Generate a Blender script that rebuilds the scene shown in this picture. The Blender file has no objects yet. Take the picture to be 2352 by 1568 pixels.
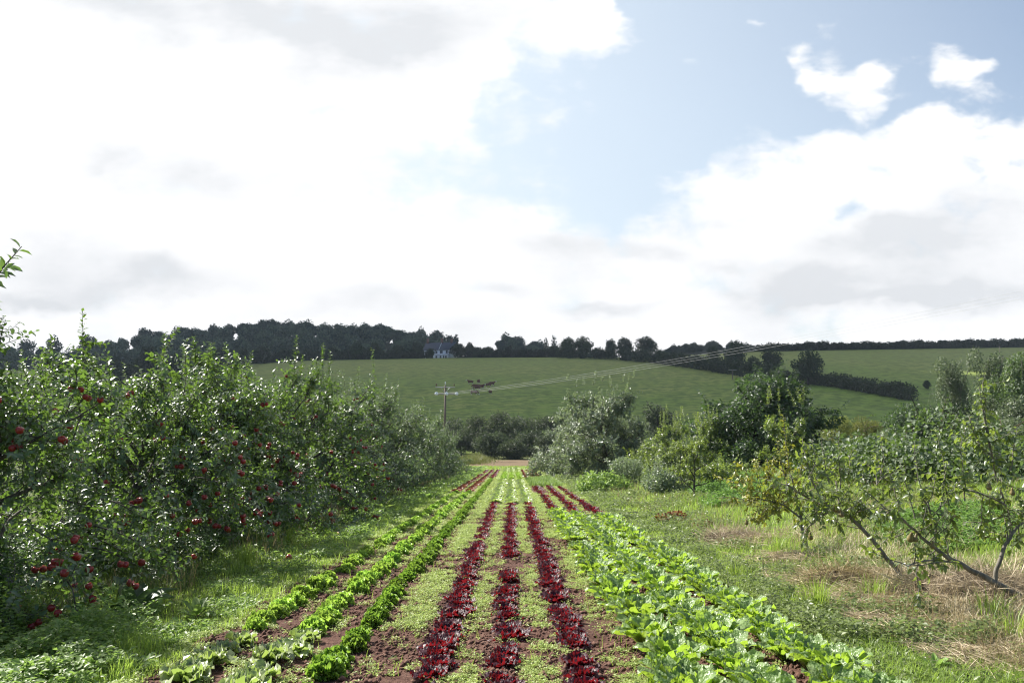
import bpy, bmesh, math, random
import numpy as np
from mathutils import Vector, Matrix
C = bpy.context.scene.collection
PI = math.pi
R = math.radians
random.seed(7)

# ------------------------------------------------------------------ camera frame
CAMZ, PITCH, FPX = 1.45, R(4.0), 1829.0          # focal length in photo units (photo 2352 wide)
CT, ST = math.cos(PITCH), math.sin(PITCH)

def ray(X, Y):
    """direction (per metre forward) of a spot of the photograph"""
    u = (X - 1176.0) / FPX; v = (784.0 - Y) / FPX
    yf = CT - v * ST
    return u / yf, (ST + v * CT) / yf             # x/y , (z-cam)/y

def at(X, Y, d):
    a, e = ray(X, Y)
    return Vector((a * d, d, CAMZ + e * d))

# ------------------------------------------------------------------ terrain
def sstep(a, b, x):
    t = np.clip((x - a) / (b - a), 0, 1)
    return t * t * (3 - 2 * t)

_ny = np.array([-60, 0, 60, 70, 80, 95, 110, 125.])
_nz = np.array([4.3, 0, -4.32, -4.98, -5.5, -6.02, -6.35, -6.45])
_cx = np.array([-900, 0, 300, 400, 570, 700, 1000, 1300, 1450, 1600, 1750, 1900, 2352, 3600.])
_cy = np.array([850, 850, 850, 846, 836, 828, 822, 820, 821, 814, 807, 804, 797, 790.])
_wx = np.array([-1500, 0, 200, 350, 500, 650, 850, 950, 1050, 1140, 1200, 1300, 1500, 1560, 1640, 1720, 1800, 2352, 3600.])
_wy = np.array([848, 838, 830, 795, 786, 774, 782, 800, 824, 806, 812, 830, 834, 812, 804, 812, 836, 850, 850.])
_ca = np.array([ray(x, y)[0] for x, y in zip(_cx, _cy)]); _ce = np.array([ray(x, y)[1] for x, y in zip(_cx, _cy)])
_wa = np.array([ray(x, y)[0] for x, y in zip(_wx, _wy)]); _we = np.array([ray(x, y)[1] for x, y in zip(_wx, _wy)])
YC, YW = 400.0, 640.0

def G(x, y):
    x = np.asarray(x, float); y = np.asarray(y, float)
    zn = np.interp(y, _ny, _nz)
    rise = 0.1 * np.maximum(0, x - 3.2) ** 1.1
    rise = 1.5 * np.tanh(rise / 1.5) * (1 - sstep(50, 100, y)) * sstep(3, 12, y)
    zn = zn + rise
    yy = np.maximum(y, 1.0)
    a = np.clip(x / yy, -1.6, 1.6)
    zc = CAMZ + np.interp(a, _ca, _ce) * YC
    s = np.clip((y - 122) / (YC - 122), 0, 1)
    zh = -6.45 + (zc + 6.45) * s ** 1.3
    zw = CAMZ + np.interp(a, _wa, _we) * YW
    s2 = np.clip((y - YC - 10) / (YW - YC - 10), 0, 1)
    z2 = zc + (zw - zc) * (s2 * s2 * (3 - 2 * s2))
    zf = zw - np.clip(y - YW, 0, 4000) * 0.03
    z = np.where(y < 122, zn, np.where(y < YC + 10, zh, np.where(y < YW, z2, zf)))
    return z

def gz(x, y): return float(G(x, y))

def ground_hit(X, Y, d0=3.0, d1=700.0):
    a, e = ray(X, Y)
    ds = np.concatenate([np.arange(d0, 60, .05), np.arange(60, d1, .5)])
    below = CAMZ + e * ds <= G(a * ds, ds)
    i = int(np.argmax(below)) if below.any() else len(ds) - 1
    d = float(ds[i])
    return Vector((a * d, d, gz(a * d, d)))

# ------------------------------------------------------------------ noise on arrays
def _hash(ix, iy, seed):
    h = (ix.astype(np.int64) * 374761393 + iy.astype(np.int64) * 668265263 + seed * 974711) & 0x7fffffff
    h = (h ^ (h >> 13)) * 1274126177 & 0x7fffffff
    return ((h ^ (h >> 16)) & 0xffff) / 65535.0

def vnoise(x, y, sc, seed=0):
    x = np.asarray(x) / sc; y = np.asarray(y) / sc
    ix = np.floor(x); iy = np.floor(y)
    fx = x - ix; fy = y - iy
    fx = fx * fx * (3 - 2 * fx); fy = fy * fy * (3 - 2 * fy)
    a = _hash(ix, iy, seed); b = _hash(ix + 1, iy, seed); c = _hash(ix, iy + 1, seed); d = _hash(ix + 1, iy + 1, seed)
    return (a * (1 - fx) + b * fx) * (1 - fy) + (c * (1 - fx) + d * fx) * fy

def fbm(x, y, sc, seed=0):
    return (vnoise(x, y, sc, seed) + .5 * vnoise(x, y, sc * .5, seed + 1) + .25 * vnoise(x, y, sc * .25, seed + 2)) / 1.75

# ------------------------------------------------------------------ mesh helpers
def make_mesh(name, V, faces, mat, attrs=None, smooth=False):
    """faces: list of (m,k) int arrays"""
    me = bpy.data.meshes.new(name)
    V = np.asarray(V, np.float32)
    faces = [np.asarray(f, np.int32) for f in faces if len(f)]
    nl = sum(f.size for f in faces); npoly = sum(len(f) for f in faces)
    me.vertices.add(len(V)); me.vertices.foreach_set('co', V.ravel())
    me.loops.add(nl); me.loops.foreach_set('vertex_index', np.concatenate([f.ravel() for f in faces]))
    starts = []; s = 0
    for f in faces:
        k = f.shape[1]; starts.append(s + np.arange(len(f)) * k); s += f.size
    me.polygons.add(npoly); me.polygons.foreach_set('loop_start', np.concatenate(starts).astype(np.int32))
    if smooth: me.polygons.foreach_set('use_smooth', np.ones(npoly, bool))
    me.update(calc_edges=True)
    for k, v in (attrs or {}).items():
        at_ = me.attributes.new(k, 'FLOAT', 'POINT'); at_.data.foreach_set('value', np.asarray(v, np.float32))
    if mat: me.materials.append(mat)
    return me

def link(name, me, parent=None, loc=(0, 0, 0), rz=0, sc=1):
    o = bpy.data.objects.new(name, me); C.objects.link(o)
    o.location = loc; o.rotation_euler = (0, 0, rz)
    o.scale = sc if hasattr(sc, '__len__') else (sc, sc, sc)
    if parent: o.parent = parent
    return o

def tag(o, label=None, cat=None, group=None, kind=None):
    if label: o['label'] = label
    if cat: o['category'] = cat
    if group: o['group'] = group
    if kind: o['kind'] = kind
    return o

def empty(name, loc, label, cat, group=None, rz=0, sc=1):
    o = link(name, None, None, loc, rz, sc)
    o.empty_display_size = .2
    return tag(o, label, cat, group)

def copy_tree(src, loc, rz, sc, label, group=None):
    c = src.copy(); C.objects.link(c)
    c.location = loc; c.rotation_euler = (0, 0, rz); c.scale = sc if hasattr(sc, '__len__') else (sc,) * 3
    c['label'] = label
    if group: c['group'] = group
    for ch in list(src.children):
        d = ch.copy(); C.objects.link(d); d.parent = c
    return c

def unit(a):
    return a / np.maximum(np.linalg.norm(a, axis=-1, keepdims=True), 1e-9)

LEAF4 = (np.array([(0, 0, 0), (.45, .5, .10), (1, 0, -.14), (.45, -.5, .10)]), np.array([(0, 2, 1), (0, 3, 2)]))
LEAF8 = (np.array([(0, 0, 0), (.3, .45, .07), (.7, .36, .03), (1, 0, -.2), (.7, -.36, .03), (.3, -.45, .07), (.5, 0, -.02)]),
         np.array([(0, 6, 1), (1, 6, 2), (2, 6, 3), (0, 5, 6), (5, 4, 6), (4, 3, 6)]))

def leaves(P, D, N, L, W, tpl):
    """V, F for leaves at P along D with face normal about N"""
    T, Fc = tpl
    n = len(P)
    D = unit(D); S = unit(np.cross(D, N)); N = np.cross(S, D)
    L = np.broadcast_to(np.asarray(L, float), (n,)); W = np.broadcast_to(np.asarray(W, float), (n,))
    V = (P[:, None, :] + D[:, None, :] * (L[:, None, None] * T[None, :, 0:1]) + S[:, None, :] * (W[:, None, None] * T[None, :, 1:2])
         + N[:, None, :] * (L[:, None, None] * T[None, :, 2:3]))
    F = (np.arange(n) * len(T))[:, None, None] + Fc[None]
    return V.reshape(-1, 3), F.reshape(-1, Fc.shape[1]), len(T)

STRIP = (np.array([(0, 0, 0), (.45, .5, .012), (1, 0, -.01), (.45, -.5, .012)]), np.array([(0, 2, 1), (0, 3, 2)]))

def rdir(rs, n):
    return unit(rs.normal(size=(n, 3)))

def blades(rs, P, h, w, lean=.5, az=None):
    """grass blades: quad + tip triangle"""
    n = len(P)
    if az is None: az = rs.uniform(0, 2 * PI, n)
    ln = h * lean * rs.uniform(.2, 1.3, n)
    d = np.stack([np.cos(az), np.sin(az), np.zeros(n)], 1)
    wa = az + PI / 2 + rs.uniform(-.7, .7, n)
    s = np.stack([np.cos(wa), np.sin(wa), np.zeros(n)], 1) * (np.broadcast_to(w, (n,))[:, None] * .5)
    up = np.array([0, 0, 1.])
    m = P + d * (ln * .35)[:, None] + up * (h * .6)[:, None]
    t = P + d * ln[:, None] + up * (h * np.sqrt(np.maximum(.05, 1 - (ln / np.maximum(h, 1e-4)) ** 2 * .6)))[:, None]
    V = np.stack([P - s, P + s, m + s * .75, m - s * .75, t], 1).reshape(-1, 3)
    b = np.arange(n)[:, None] * 5
    return V, b + np.array([[0, 1, 2, 3]]), b + np.array([[3, 2, 4]])

def tube(pts, rad, k=6):
    pts = np.asarray(pts, float); n = len(pts); rad = np.broadcast_to(rad, (n,))
    tg = unit(np.gradient(pts, axis=0))
    ref = np.array([0, 0, 1.]) if abs(tg[:, 2]).max() < .95 else np.array([.37, .93, .11])
    s = unit(np.cross(tg, ref)); b = np.cross(tg, s)
    an = np.arange(k) * 2 * PI / k
    V = pts[:, None] + rad[:, None, None] * (np.cos(an)[None, :, None] * s[:, None] + np.sin(an)[None, :, None] * b[:, None])
    i = np.arange(n - 1)[:, None] * k; j = np.arange(k)[None]
    j2 = (j + 1) % k
    F = np.stack([i + j, i + j2, i + k + j2, i + k + j], -1).reshape(-1, 4)
    V = V.reshape(-1, 3)
    return V, F

class MB:
    """mesh builder: quads and tris collected into one mesh"""
    def __init__(s): s.V = []; s.Q = []; s.T = []; s.n = 0
    def add(s, V, F):
        F = np.asarray(F) + s.n
        (s.Q if F.shape[1] == 4 else s.T).append(F); s.V.append(np.asarray(V, float)); s.n += len(V); return s
    def tube(s, pts, rad, k=6, cap=True):
        V, F = tube(pts, rad, k); n0 = s.n; s.add(V, F)
        if cap:
            c = np.asarray(pts[-1])[None]; m = len(V)
            base = m - k
            s.V.append(c); j = np.arange(k)
            s.T.append(np.stack([n0 + base + j, n0 + base + (j + 1) % k, np.full(k, s.n)], 1)); s.n += 1
        return s
    def box(s, x0, x1, y0, y1, z0, z1):
        V = [(x, y, z) for x in (x0, x1) for y in (y0, y1) for z in (z0, z1)]
        return s.add(V, [(0, 1, 3, 2), (4, 6, 7, 5), (0, 4, 5, 1), (2, 3, 7, 6), (0, 2, 6, 4), (1, 5, 7, 3)])
    def poly(s, V, F): return s.add(V, F)
    def mesh(s, name, mat, smooth=False, attrs=None):
        fs = ([np.concatenate(s.Q)] if s.Q else []) + ([np.concatenate(s.T)] if s.T else [])
        return make_mesh(name, np.concatenate(s.V), fs, mat, attrs, smooth)
    def obj(s, name, mat, parent=None, smooth=False, loc=(0, 0, 0)):
        return link(name, s.mesh(name, mat, smooth), parent, loc)

def lathe(prof, k=14):
    prof = np.asarray(prof, float)
    an = np.arange(k) * 2 * PI / k
    V = np.stack([prof[:, None, 0] * np.cos(an), prof[:, None, 0] * np.sin(an), np.repeat(prof[:, 1:2], k, 1)], -1).reshape(-1, 3)
    i = np.arange(len(prof) - 1)[:, None] * k; j = np.arange(k)[None]; j2 = (j + 1) % k
    return V, np.stack([i + j, i + j2, i + k + j2, i + k + j], -1).reshape(-1, 4)

# ------------------------------------------------------------------ materials
def new_mat(name):
    m = bpy.data.materials.new(name); m.use_nodes = True
    nt = m.node_tree; nt.nodes.clear()
    return m, nt, nt.nodes, nt.links

def node(ns, t, **kw):
    n = ns.new(t)
    for k, v in kw.items(): setattr(n, k, v)
    return n

def mixcol(ns, ls, fac, a, b, mode='MIX'):
    n = node(ns, 'ShaderNodeMix', data_type='RGBA', blend_type=mode)
    for sock, v in ((n.inputs[0], fac), (n.inputs[6], a), (n.inputs[7], b)):
        if isinstance(v, bpy.types.NodeSocket): ls.new(v, sock)
        elif isinstance(v, (tuple, list)): sock.default_value = (*v, 1) if len(v) == 3 else v
        else: sock.default_value = v
    return n.outputs[2]

def math_(ns, ls, op, a, b=0.0, clamp=False, c=None):
    n = node(ns, 'ShaderNodeMath', operation=op, use_clamp=clamp)
    for i, v in enumerate((a, b) if c is None else (a, b, c)):
        if isinstance(v, bpy.types.NodeSocket): ls.new(v, n.inputs[i])
        else: n.inputs[i].default_value = v
    return n.outputs[0]

def leaf_mat(name, dark, light, trans, tf=.4, rough=.4, spec=.5, rib=None, back=None, blister=0.0):
    m, nt, ns, ls = new_mat(name)
    a = node(ns, 'ShaderNodeAttribute', attribute_name='tint')
    oi = node(ns, 'ShaderNodeObjectInfo')
    col = mixcol(ns, ls, a.outputs['Fac'], dark, light)
    hs = node(ns, 'ShaderNodeHueSaturation')
    ls.new(math_(ns, ls, 'MULTIPLY_ADD', oi.outputs['Random'], .46, c=.76), hs.inputs['Value'])
    ls.new(math_(ns, ls, 'MULTIPLY_ADD', oi.outputs['Random'], .02, c=.49), hs.inputs['Hue'])
    ls.new(col, hs.inputs['Color']); col = hs.outputs[0]
    tcol = mixcol(ns, ls, .35, trans, col)
    if rib:
        rb = node(ns, 'ShaderNodeAttribute', attribute_name='rib')
        col = mixcol(ns, ls, rb.outputs['Fac'], col, rib)
        tcol = mixcol(ns, ls, rb.outputs['Fac'], tcol, rib)
    if back:
        geo = node(ns, 'ShaderNodeNewGeometry')
        col = mixcol(ns, ls, geo.outputs['Backfacing'], col, back)
    p = node(ns, 'ShaderNodeBsdfPrincipled')
    ls.new(col, p.inputs['Base Color']); p.inputs['Roughness'].default_value = rough
    p.inputs['Specular IOR Level'].default_value = spec
    t = node(ns, 'ShaderNodeBsdfTranslucent'); ls.new(tcol, t.inputs['Color'])
    if blister:                                     # puckered leaf blade
        tc = node(ns, 'ShaderNodeTexCoord'); nz = node(ns, 'ShaderNodeTexVoronoi'); nz.inputs['Scale'].default_value = 75; ls.new(tc.outputs['Object'], nz.inputs['Vector'])
        n2 = node(ns, 'ShaderNodeTexNoise'); n2.inputs['Scale'].default_value = 40; ls.new(tc.outputs['Object'], n2.inputs['Vector'])
        bp = node(ns, 'ShaderNodeBump'); bp.inputs['Strength'].default_value = blister; bp.inputs['Distance'].default_value = .012
        ls.new(math_(ns, ls, 'ADD', nz.outputs['Distance'], n2.outputs[0]), bp.inputs['Height'])
        ls.new(bp.outputs[0], p.inputs['Normal']); ls.new(bp.outputs[0], t.inputs['Normal'])
    mx = node(ns, 'ShaderNodeMixShader'); mx.inputs[0].default_value = tf
    ls.new(p.outputs[0], mx.inputs[1]); ls.new(t.outputs[0], mx.inputs[2])
    o = node(ns, 'ShaderNodeOutputMaterial'); ls.new(mx.outputs[0], o.inputs[0])
    return m

def simple_mat(name, c1, c2=None, scale=8.0, rough=.7, spec=.4, bump=0.0, metal=0.0, stretch=(1, 1, 1), coords='Object'):
    m, nt, ns, ls = new_mat(name)
    p = node(ns, 'ShaderNodeBsdfPrincipled')
    p.inputs['Roughness'].default_value = rough; p.inputs['Specular IOR Level'].default_value = spec; p.inputs['Metallic'].default_value = metal
    tc = node(ns, 'ShaderNodeTexCoord'); mp = node(ns, 'ShaderNodeMapping'); mp.inputs['Scale'].default_value = stretch
    ls.new(tc.outputs[coords], mp.inputs[0])
    nz = node(ns, 'ShaderNodeTexNoise'); nz.inputs['Scale'].default_value = scale; nz.inputs['Detail'].default_value = 6
    ls.new(mp.outputs[0], nz.inputs['Vector'])
    rp = node(ns, 'ShaderNodeMapRange'); rp.inputs[1].default_value = .3; rp.inputs[2].default_value = .7
    ls.new(nz.outputs[0], rp.inputs[0])
    ls.new(mixcol(ns, ls, rp.outputs[0], c1, c2 or tuple(x * .7 for x in c1)), p.inputs['Base Color'])
    if bump:
        b = node(ns, 'ShaderNodeBump'); b.inputs['Strength'].default_value = bump; b.inputs['Distance'].default_value = .02
        ls.new(nz.outputs[0], b.inputs['Height']); ls.new(b.outputs[0], p.inputs['Normal'])
    o = node(ns, 'ShaderNodeOutputMaterial'); ls.new(p.outputs[0], o.inputs[0])
    return m

M = {}
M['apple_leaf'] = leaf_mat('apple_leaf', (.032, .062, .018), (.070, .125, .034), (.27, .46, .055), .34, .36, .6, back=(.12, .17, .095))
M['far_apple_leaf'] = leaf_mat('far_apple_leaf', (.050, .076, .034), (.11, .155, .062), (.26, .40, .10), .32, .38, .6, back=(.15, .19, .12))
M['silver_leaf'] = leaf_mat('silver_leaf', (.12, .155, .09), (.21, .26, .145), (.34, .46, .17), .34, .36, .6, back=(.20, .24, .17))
M['pear_leaf'] = leaf_mat('pear_leaf', (.080, .125, .03), (.17, .225, .045), (.40, .54, .07), .40, .33, .65, back=(.13, .17, .09))
M['yellow_leaf'] = leaf_mat('yellow_leaf', (.11, .16, .025), (.34, .32, .045), (.48, .50, .05), .38, .4, .5)
M['big_leaf'] = leaf_mat('big_leaf', (.026, .050, .018), (.062, .105, .034), (.14, .26, .05), .30, .42, .5, back=(.05, .075, .045))
M['bramble_leaf'] = leaf_mat('bramble_leaf', (.040, .075, .025), (.095, .15, .04), (.20, .33, .06), .32, .52, .42, back=(.13, .17, .10))
M['birch_leaf'] = leaf_mat('birch_leaf', (.075, .10, .060), (.15, .185, .10), (.19, .27, .09), .3, .45, .5)
M['willow_leaf'] = leaf_mat('willow_leaf', (.032, .046, .024), (.095, .118, .056), (.10, .15, .045), .25, .55, .4)
M['gold_willow_leaf'] = leaf_mat('gold_willow_leaf', (.12, .14, .03), (.24, .26, .06), (.32, .36, .07), .35, .55, .3)
M['oak_leaf'] = leaf_mat('oak_leaf', (.022, .038, .018), (.060, .088, .034), (.05, .09, .025), .18, .6, .3)
M['wood_leaf'] = leaf_mat('wood_leaf', (.030, .050, .036), (.14, .18, .11), (.04, .07, .03), .15, .65, .25)
M['bright_wood_leaf'] = leaf_mat('bright_wood_leaf', (.05, .065, .04), (.10, .12, .07), (.1, .14, .05), .2, .6, .3)
M['hedge_leaf'] = leaf_mat('hedge_leaf', (.018, .030, .014), (.050, .070, .028), (.04, .07, .02), .16, .6, .3)
M['field_hedge_leaf'] = leaf_mat('field_hedge_leaf', (.030, .042, .020), (.065, .080, .036), (.08, .12, .04), .2, .6, .3)
M['bindweed_leaf'] = leaf_mat('bindweed_leaf', (.11, .18, .04), (.22, .31, .07), (.32, .46, .09), .42, .45, .45)
M['red_lettuce'] = leaf_mat('red_lettuce', (.030, .008, .013), (.075, .012, .017), (.37, .016, .020), .37, .45, .38, back=(.055, .02, .032), blister=.4)
M['brown_lettuce'] = leaf_mat('brown_lettuce', (.09, .030, .016), (.17, .06, .025), (.34, .085, .03), .35, .4, .4)
M['curly_lettuce'] = leaf_mat('curly_lettuce', (.095, .19, .022), (.22, .36, .045), (.36, .58, .06), .42, .48, .4)
M['yellow_lettuce'] = leaf_mat('yellow_lettuce', (.21, .37, .05), (.38, .56, .09), (.48, .72, .09), .42, .42, .45)
M['crisp_lettuce'] = leaf_mat('crisp_lettuce', (.20, .30, .07), (.36, .46, .14), (.42, .58, .10), .38, .32, .55, rib=(.50, .56, .30), back=(.34, .40, .20))
M['romaine'] = leaf_mat('romaine', (.19, .31, .028), (.33, .48, .05), (.48, .70, .06), .43, .38, .5, rib=(.45, .55, .25), back=(.24, .34, .14), blister=.45)
M['weed'] = leaf_mat('weed', (.24, .33, .08), (.47, .57, .18), (.54, .68, .18), .42, .45, .4)
M['grass'] = leaf_mat('grass', (.11, .185, .028), (.30, .41, .075), (.48, .68, .10), .48, .42, .45)
M['pasture_tuft'] = leaf_mat('pasture_tuft', (.17, .21, .05), (.24, .26, .075), (.22, .26, .06), .25, .6, .3)
M['shade_rank_grass'] = leaf_mat('shade_rank_grass', (.035, .062, .014), (.10, .14, .035), (.18, .28, .04), .38, .5, .35)  # rank growth, its green darkened to carry the shade below the trees
M['herb'] = leaf_mat('herb', (.07, .135, .03), (.17, .27, .06), (.24, .44, .07), .4, .45, .4)
M['green_weed'] = leaf_mat('green_weed', (.10, .19, .045), (.25, .37, .10), (.38, .58, .11), .43, .45, .4)
M['nettle'] = leaf_mat('nettle', (.085, .135, .035), (.24, .31, .11), (.34, .47, .12), .34, .42, .5)
M['straw'] = leaf_mat('straw', (.40, .32, .20), (.76, .66, .47), (.62, .54, .36), .2, .55, .4)
M['dry_grass'] = leaf_mat('dry_grass', (.18, .15, .07), (.42, .34, .18), (.40, .31, .15), .3, .55, .3)
M['dead_leaf'] = leaf_mat('dead_leaf', (.09, .032, .014), (.24, .085, .032), (.32, .11, .035), .35, .5, .35)
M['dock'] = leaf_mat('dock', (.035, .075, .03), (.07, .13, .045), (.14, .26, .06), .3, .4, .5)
M['bark'] = simple_mat('bark', (.13, .115, .095), (.05, .045, .038), 18, .85, .3, .6, stretch=(1, 1, .25))
M['pale_bark'] = simple_mat('pale_bark', (.24, .22, .18), (.10, .09, .075), 22, .85, .3, .6, stretch=(1, 1, .3))
M['dark_bark'] = simple_mat('dark_bark', (.045, .040, .034), (.02, .018, .016), 12, .9, .2, .5)
M['pole_wood'] = simple_mat('pole_wood', (.20, .165, .125), (.11, .09, .07), 6, .85, .2, .3, stretch=(6, 6, .3))
M['galvanised'] = simple_mat('galvanised', (.42, .43, .44), (.30, .31, .32), 20, .45, .5, 0, .7)
M['glass_disc'] = simple_mat('insulator_glass', (.80, .86, .88), (.70, .76, .80), 5, .12, .8)
M['brown_porcelain'] = simple_mat('brown_porcelain', (.12, .05, .035), (.09, .04, .03), 5, .2, .7)
M['wire'] = simple_mat('wire', (.62, .62, .60), (.5, .5, .5), 4, .6, .3)
def apple_mat():
    m, nt, ns, ls = new_mat('apple_skin')
    tc = node(ns, 'ShaderNodeTexCoord'); oi = node(ns, 'ShaderNodeObjectInfo')
    nz = node(ns, 'ShaderNodeTexNoise'); nz.inputs['Scale'].default_value = 14; nz.inputs['Detail'].default_value = 3
    mp = node(ns, 'ShaderNodeMapping'); mp.inputs['Scale'].default_value = (2.2, 2.2, .5)
    ls.new(tc.outputs['Object'], mp.inputs[0]); ls.new(mp.outputs[0], nz.inputs['Vector'])
    c = mixcol(ns, ls, nz.outputs[0], (.19, .010, .014), (.36, .032, .024))
    c = mixcol(ns, ls, math_(ns, ls, 'MULTIPLY', oi.outputs['Random'], .45), c, (.30, .018, .022))
    p = node(ns, 'ShaderNodeBsdfPrincipled'); ls.new(c, p.inputs['Base Color']); p.inputs['Roughness'].default_value = .3
    p.inputs['Subsurface Weight'].default_value = .12; p.inputs['Subsurface Radius'].default_value = (.02, .006, .004)
    o = node(ns, 'ShaderNodeOutputMaterial'); ls.new(p.outputs[0], o.inputs[0])
    return m
M['apple'] = apple_mat()
M['humus'] = simple_mat('humus', (.12, .095, .065), (.06, .045, .03), 9, .95, .1, .5)
M['pear'] = simple_mat('pear_skin', (.15, .10, .035), (.20, .17, .06), 24, .5, .4)
M['stalk'] = simple_mat('stalk', (.09, .06, .03), None, 10, .8)
# ------------------------------------------------------------------ render settings, camera, sun, sky
scn = bpy.context.scene
scn.view_settings.view_transform = 'Standard'; scn.view_settings.look = 'None'
scn.view_settings.exposure = EXPOSURE = 1.12; scn.view_settings.gamma = 1
scn.render.engine = 'CYCLES'
cy = scn.cycles
cy.max_bounces = 7; cy.diffuse_bounces = 3; cy.glossy_bounces = 2; cy.transmission_bounces = 4; cy.transparent_max_bounces = 4
cy.sample_clamp_indirect = 6; cy.use_denoising = True
try: cy.denoiser = 'OPENIMAGEDENOISE'
except Exception: pass
cy.pixel_filter_type = 'BLACKMAN_HARRIS'; cy.filter_width = 1.15; cy.use_adaptive_sampling = True; cy.adaptive_threshold = .01
cam = bpy.data.cameras.new('camera'); cam.lens = 28.0; cam.sensor_width = 36; cam.clip_end = 6000; cam.clip_start = .05
co = bpy.data.objects.new('camera', cam); C.objects.link(co)
co.location = (0, 0, CAMZ); co.rotation_euler = (PI / 2 + PITCH, 0, 0); scn.camera = co
SUN_AZ, SUN_EL = R(-54), R(41)                    # azimuth from +Y towards +X
sd = Vector((math.sin(SUN_AZ) * math.cos(SUN_EL), math.cos(SUN_AZ) * math.cos(SUN_EL), math.sin(SUN_EL)))
sl = bpy.data.lights.new('sun', 'SUN'); sl.energy = 5.0; sl.angle = R(.55); sl.color = (1, .95, .87)
so = bpy.data.objects.new('sun', sl); C.objects.link(so); so.location = sd * 50
so.rotation_euler = (-sd).to_track_quat('-Z', 'Y').to_euler()

def build_world():
    w = bpy.data.worlds.new('World'); scn.world = w; w.use_nodes = True
    nt = w.node_tree; ns = nt.nodes; ls = nt.links; ns.clear()
    sky = node(ns, 'ShaderNodeTexSky', sky_type='NISHITA', sun_disc=False)
    sky.sun_elevation = SUN_EL; sky.sun_rotation = SUN_AZ % (2 * PI); sky.altitude = 100; sky.air_density = 1.0; sky.dust_density = 1.2; sky.ozone_density = 1.5
    tc = node(ns, 'ShaderNodeTexCoord'); sp = node(ns, 'ShaderNodeSeparateXYZ'); ls.new(tc.outputs['Generated'], sp.inputs[0])
    yy = math_(ns, ls, 'MAXIMUM', sp.outputs[1], .08)
    u = math_(ns, ls, 'DIVIDE', sp.outputs[0], yy); v = math_(ns, ls, 'DIVIDE', sp.outputs[2], yy)
    cb = node(ns, 'ShaderNodeCombineXYZ'); ls.new(u, cb.inputs[0]); ls.new(v, cb.inputs[1]); uv = cb.outputs[0]
    def vm(op, a, b):
        n = node(ns, 'ShaderNodeVectorMath', operation=op)
        for i, x in enumerate((a, b)):
            if isinstance(x, bpy.types.NodeSocket): ls.new(x, n.inputs[i])
            else: n.inputs[i].default_value = x
        return n
    def noise(scale, detail, rough, off=(0, 0, 0), st=(1, 1.7, 1), dist=0):
        mp = node(ns, 'ShaderNodeMapping'); mp.inputs['Scale'].default_value = st; mp.inputs['Location'].default_value = off
        ls.new(uv, mp.inputs[0])
        n = node(ns, 'ShaderNodeTexNoise'); n.inputs['Scale'].default_value = scale; n.inputs['Detail'].default_value = detail
        n.inputs['Roughness'].default_value = rough; n.inputs['Distortion'].default_value = dist
        ls.new(mp.outputs[0], n.inputs['Vector']); return n
    wob = noise(6, 4, .6)
    wv = vm('MULTIPLY', vm('SUBTRACT', wob.outputs['Color'], (.5, .5, .5)).outputs[0], (.16, .12, 0)).outputs[0]
    uvw = vm('ADD', uv, wv).outputs[0]
    def blobs(lst, start, gain=1.0):
        acc = None
        for X, Y, sx, sy, amp in lst:
            a, e = ray(X, Y)
            d = vm('MULTIPLY', vm('SUBTRACT', uvw, (a, e, 0)).outputs[0], (FPX / sx, FPX / sy, 0)).outputs[0]
            q = vm('DOT_PRODUCT', d, d).outputs['Value']
            g = math_(ns, ls, 'POWER', .3679, q)
            acc = math_(ns, ls, 'MULTIPLY_ADD', g, amp * gain, c=(start if acc is None else acc))
        return acc
    cover = blobs([                                 # gaps of blue and puffs of cloud
        (1560, 60, 300, 190, -1.5), (1420, 330, 230, 160, -1.25), (1700, 260, 260, 130, -1.1), (2080, 40, 420, 150, -1.6), (1990, 215, 330, 75, -1.2),
        (2300, 250, 110, 90, -1.2), (1180, 330, 150, 110, -.75), (800, 235, 70, 22, -.85), (1000, 380, 150, 70, -.5), (1330, 480, 150, 70, -.75), (1490, 430, 170, 120, -.6), (700, 330, 120, 40, -.3), (1150, 450, 120, 50, -.4),
        (1900, 500, 90, 26, -.62), (1560, 620, 120, 26, -.4), (1230, 210, 90, 70, -.5), (2400, 60, 200, 200, -1.2),
        (1862, 150, 48, 44, 1.75), (1925, 205, 84, 50, 1.6), (2010, 172, 110, 34, 1.25), (2245, 172, 66, 56, 1.85), (2290, 225, 60, 30, .7), (2115, 175, 40, 60, -.55), (1600, 130, 80, 24, .55), (1720, 40, 70, 34, .8), (1380, 60, 90, 60, .7), (1392, 15, 26, 40, 1.6), (1320, 62, 45, 26, 1.05),
        (1720, 30, 40, 16, .75), (2085, 275, 70, 34, 1.5), (1590, 135, 30, 14, .5), (2120, 140, 26, 20, .7), (1850, 330, 120, 40, .9), (1560, 385, 90, 36, .9), (2230, 320, 90, 40, 1.0),
        (1080, 100, 100, 90, .7), (980, 220, 90, 60, .7)], 1.08, .80)
    n1 = noise(5.5, 9, .62, (3.1, 1.7, 0), dist=.25)
    n4 = noise(24, 8, .65, (5.1, 2.2, 0), dist=.3)
    k = math_(ns, ls, 'ADD', cover, math_(ns, ls, 'MULTIPLY_ADD', n1.outputs[0], 1.5, c=-.75))
    k = math_(ns, ls, 'ADD', k, math_(ns, ls, 'MULTIPLY_ADD', n4.outputs[0], 1.1, c=-.55))
    for vs, va in ((12, .42), (27, .30)):                # cauliflower edges
        vo = node(ns, 'ShaderNodeTexVoronoi', feature='F1'); vo.inputs['Scale'].default_value = vs
        ls.new(uvw, vo.inputs['Vector']); k = math_(ns, ls, 'ADD', k, math_(ns, ls, 'MULTIPLY_ADD', vo.outputs['Distance'], -va * 1.6, c=va * .88))
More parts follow.
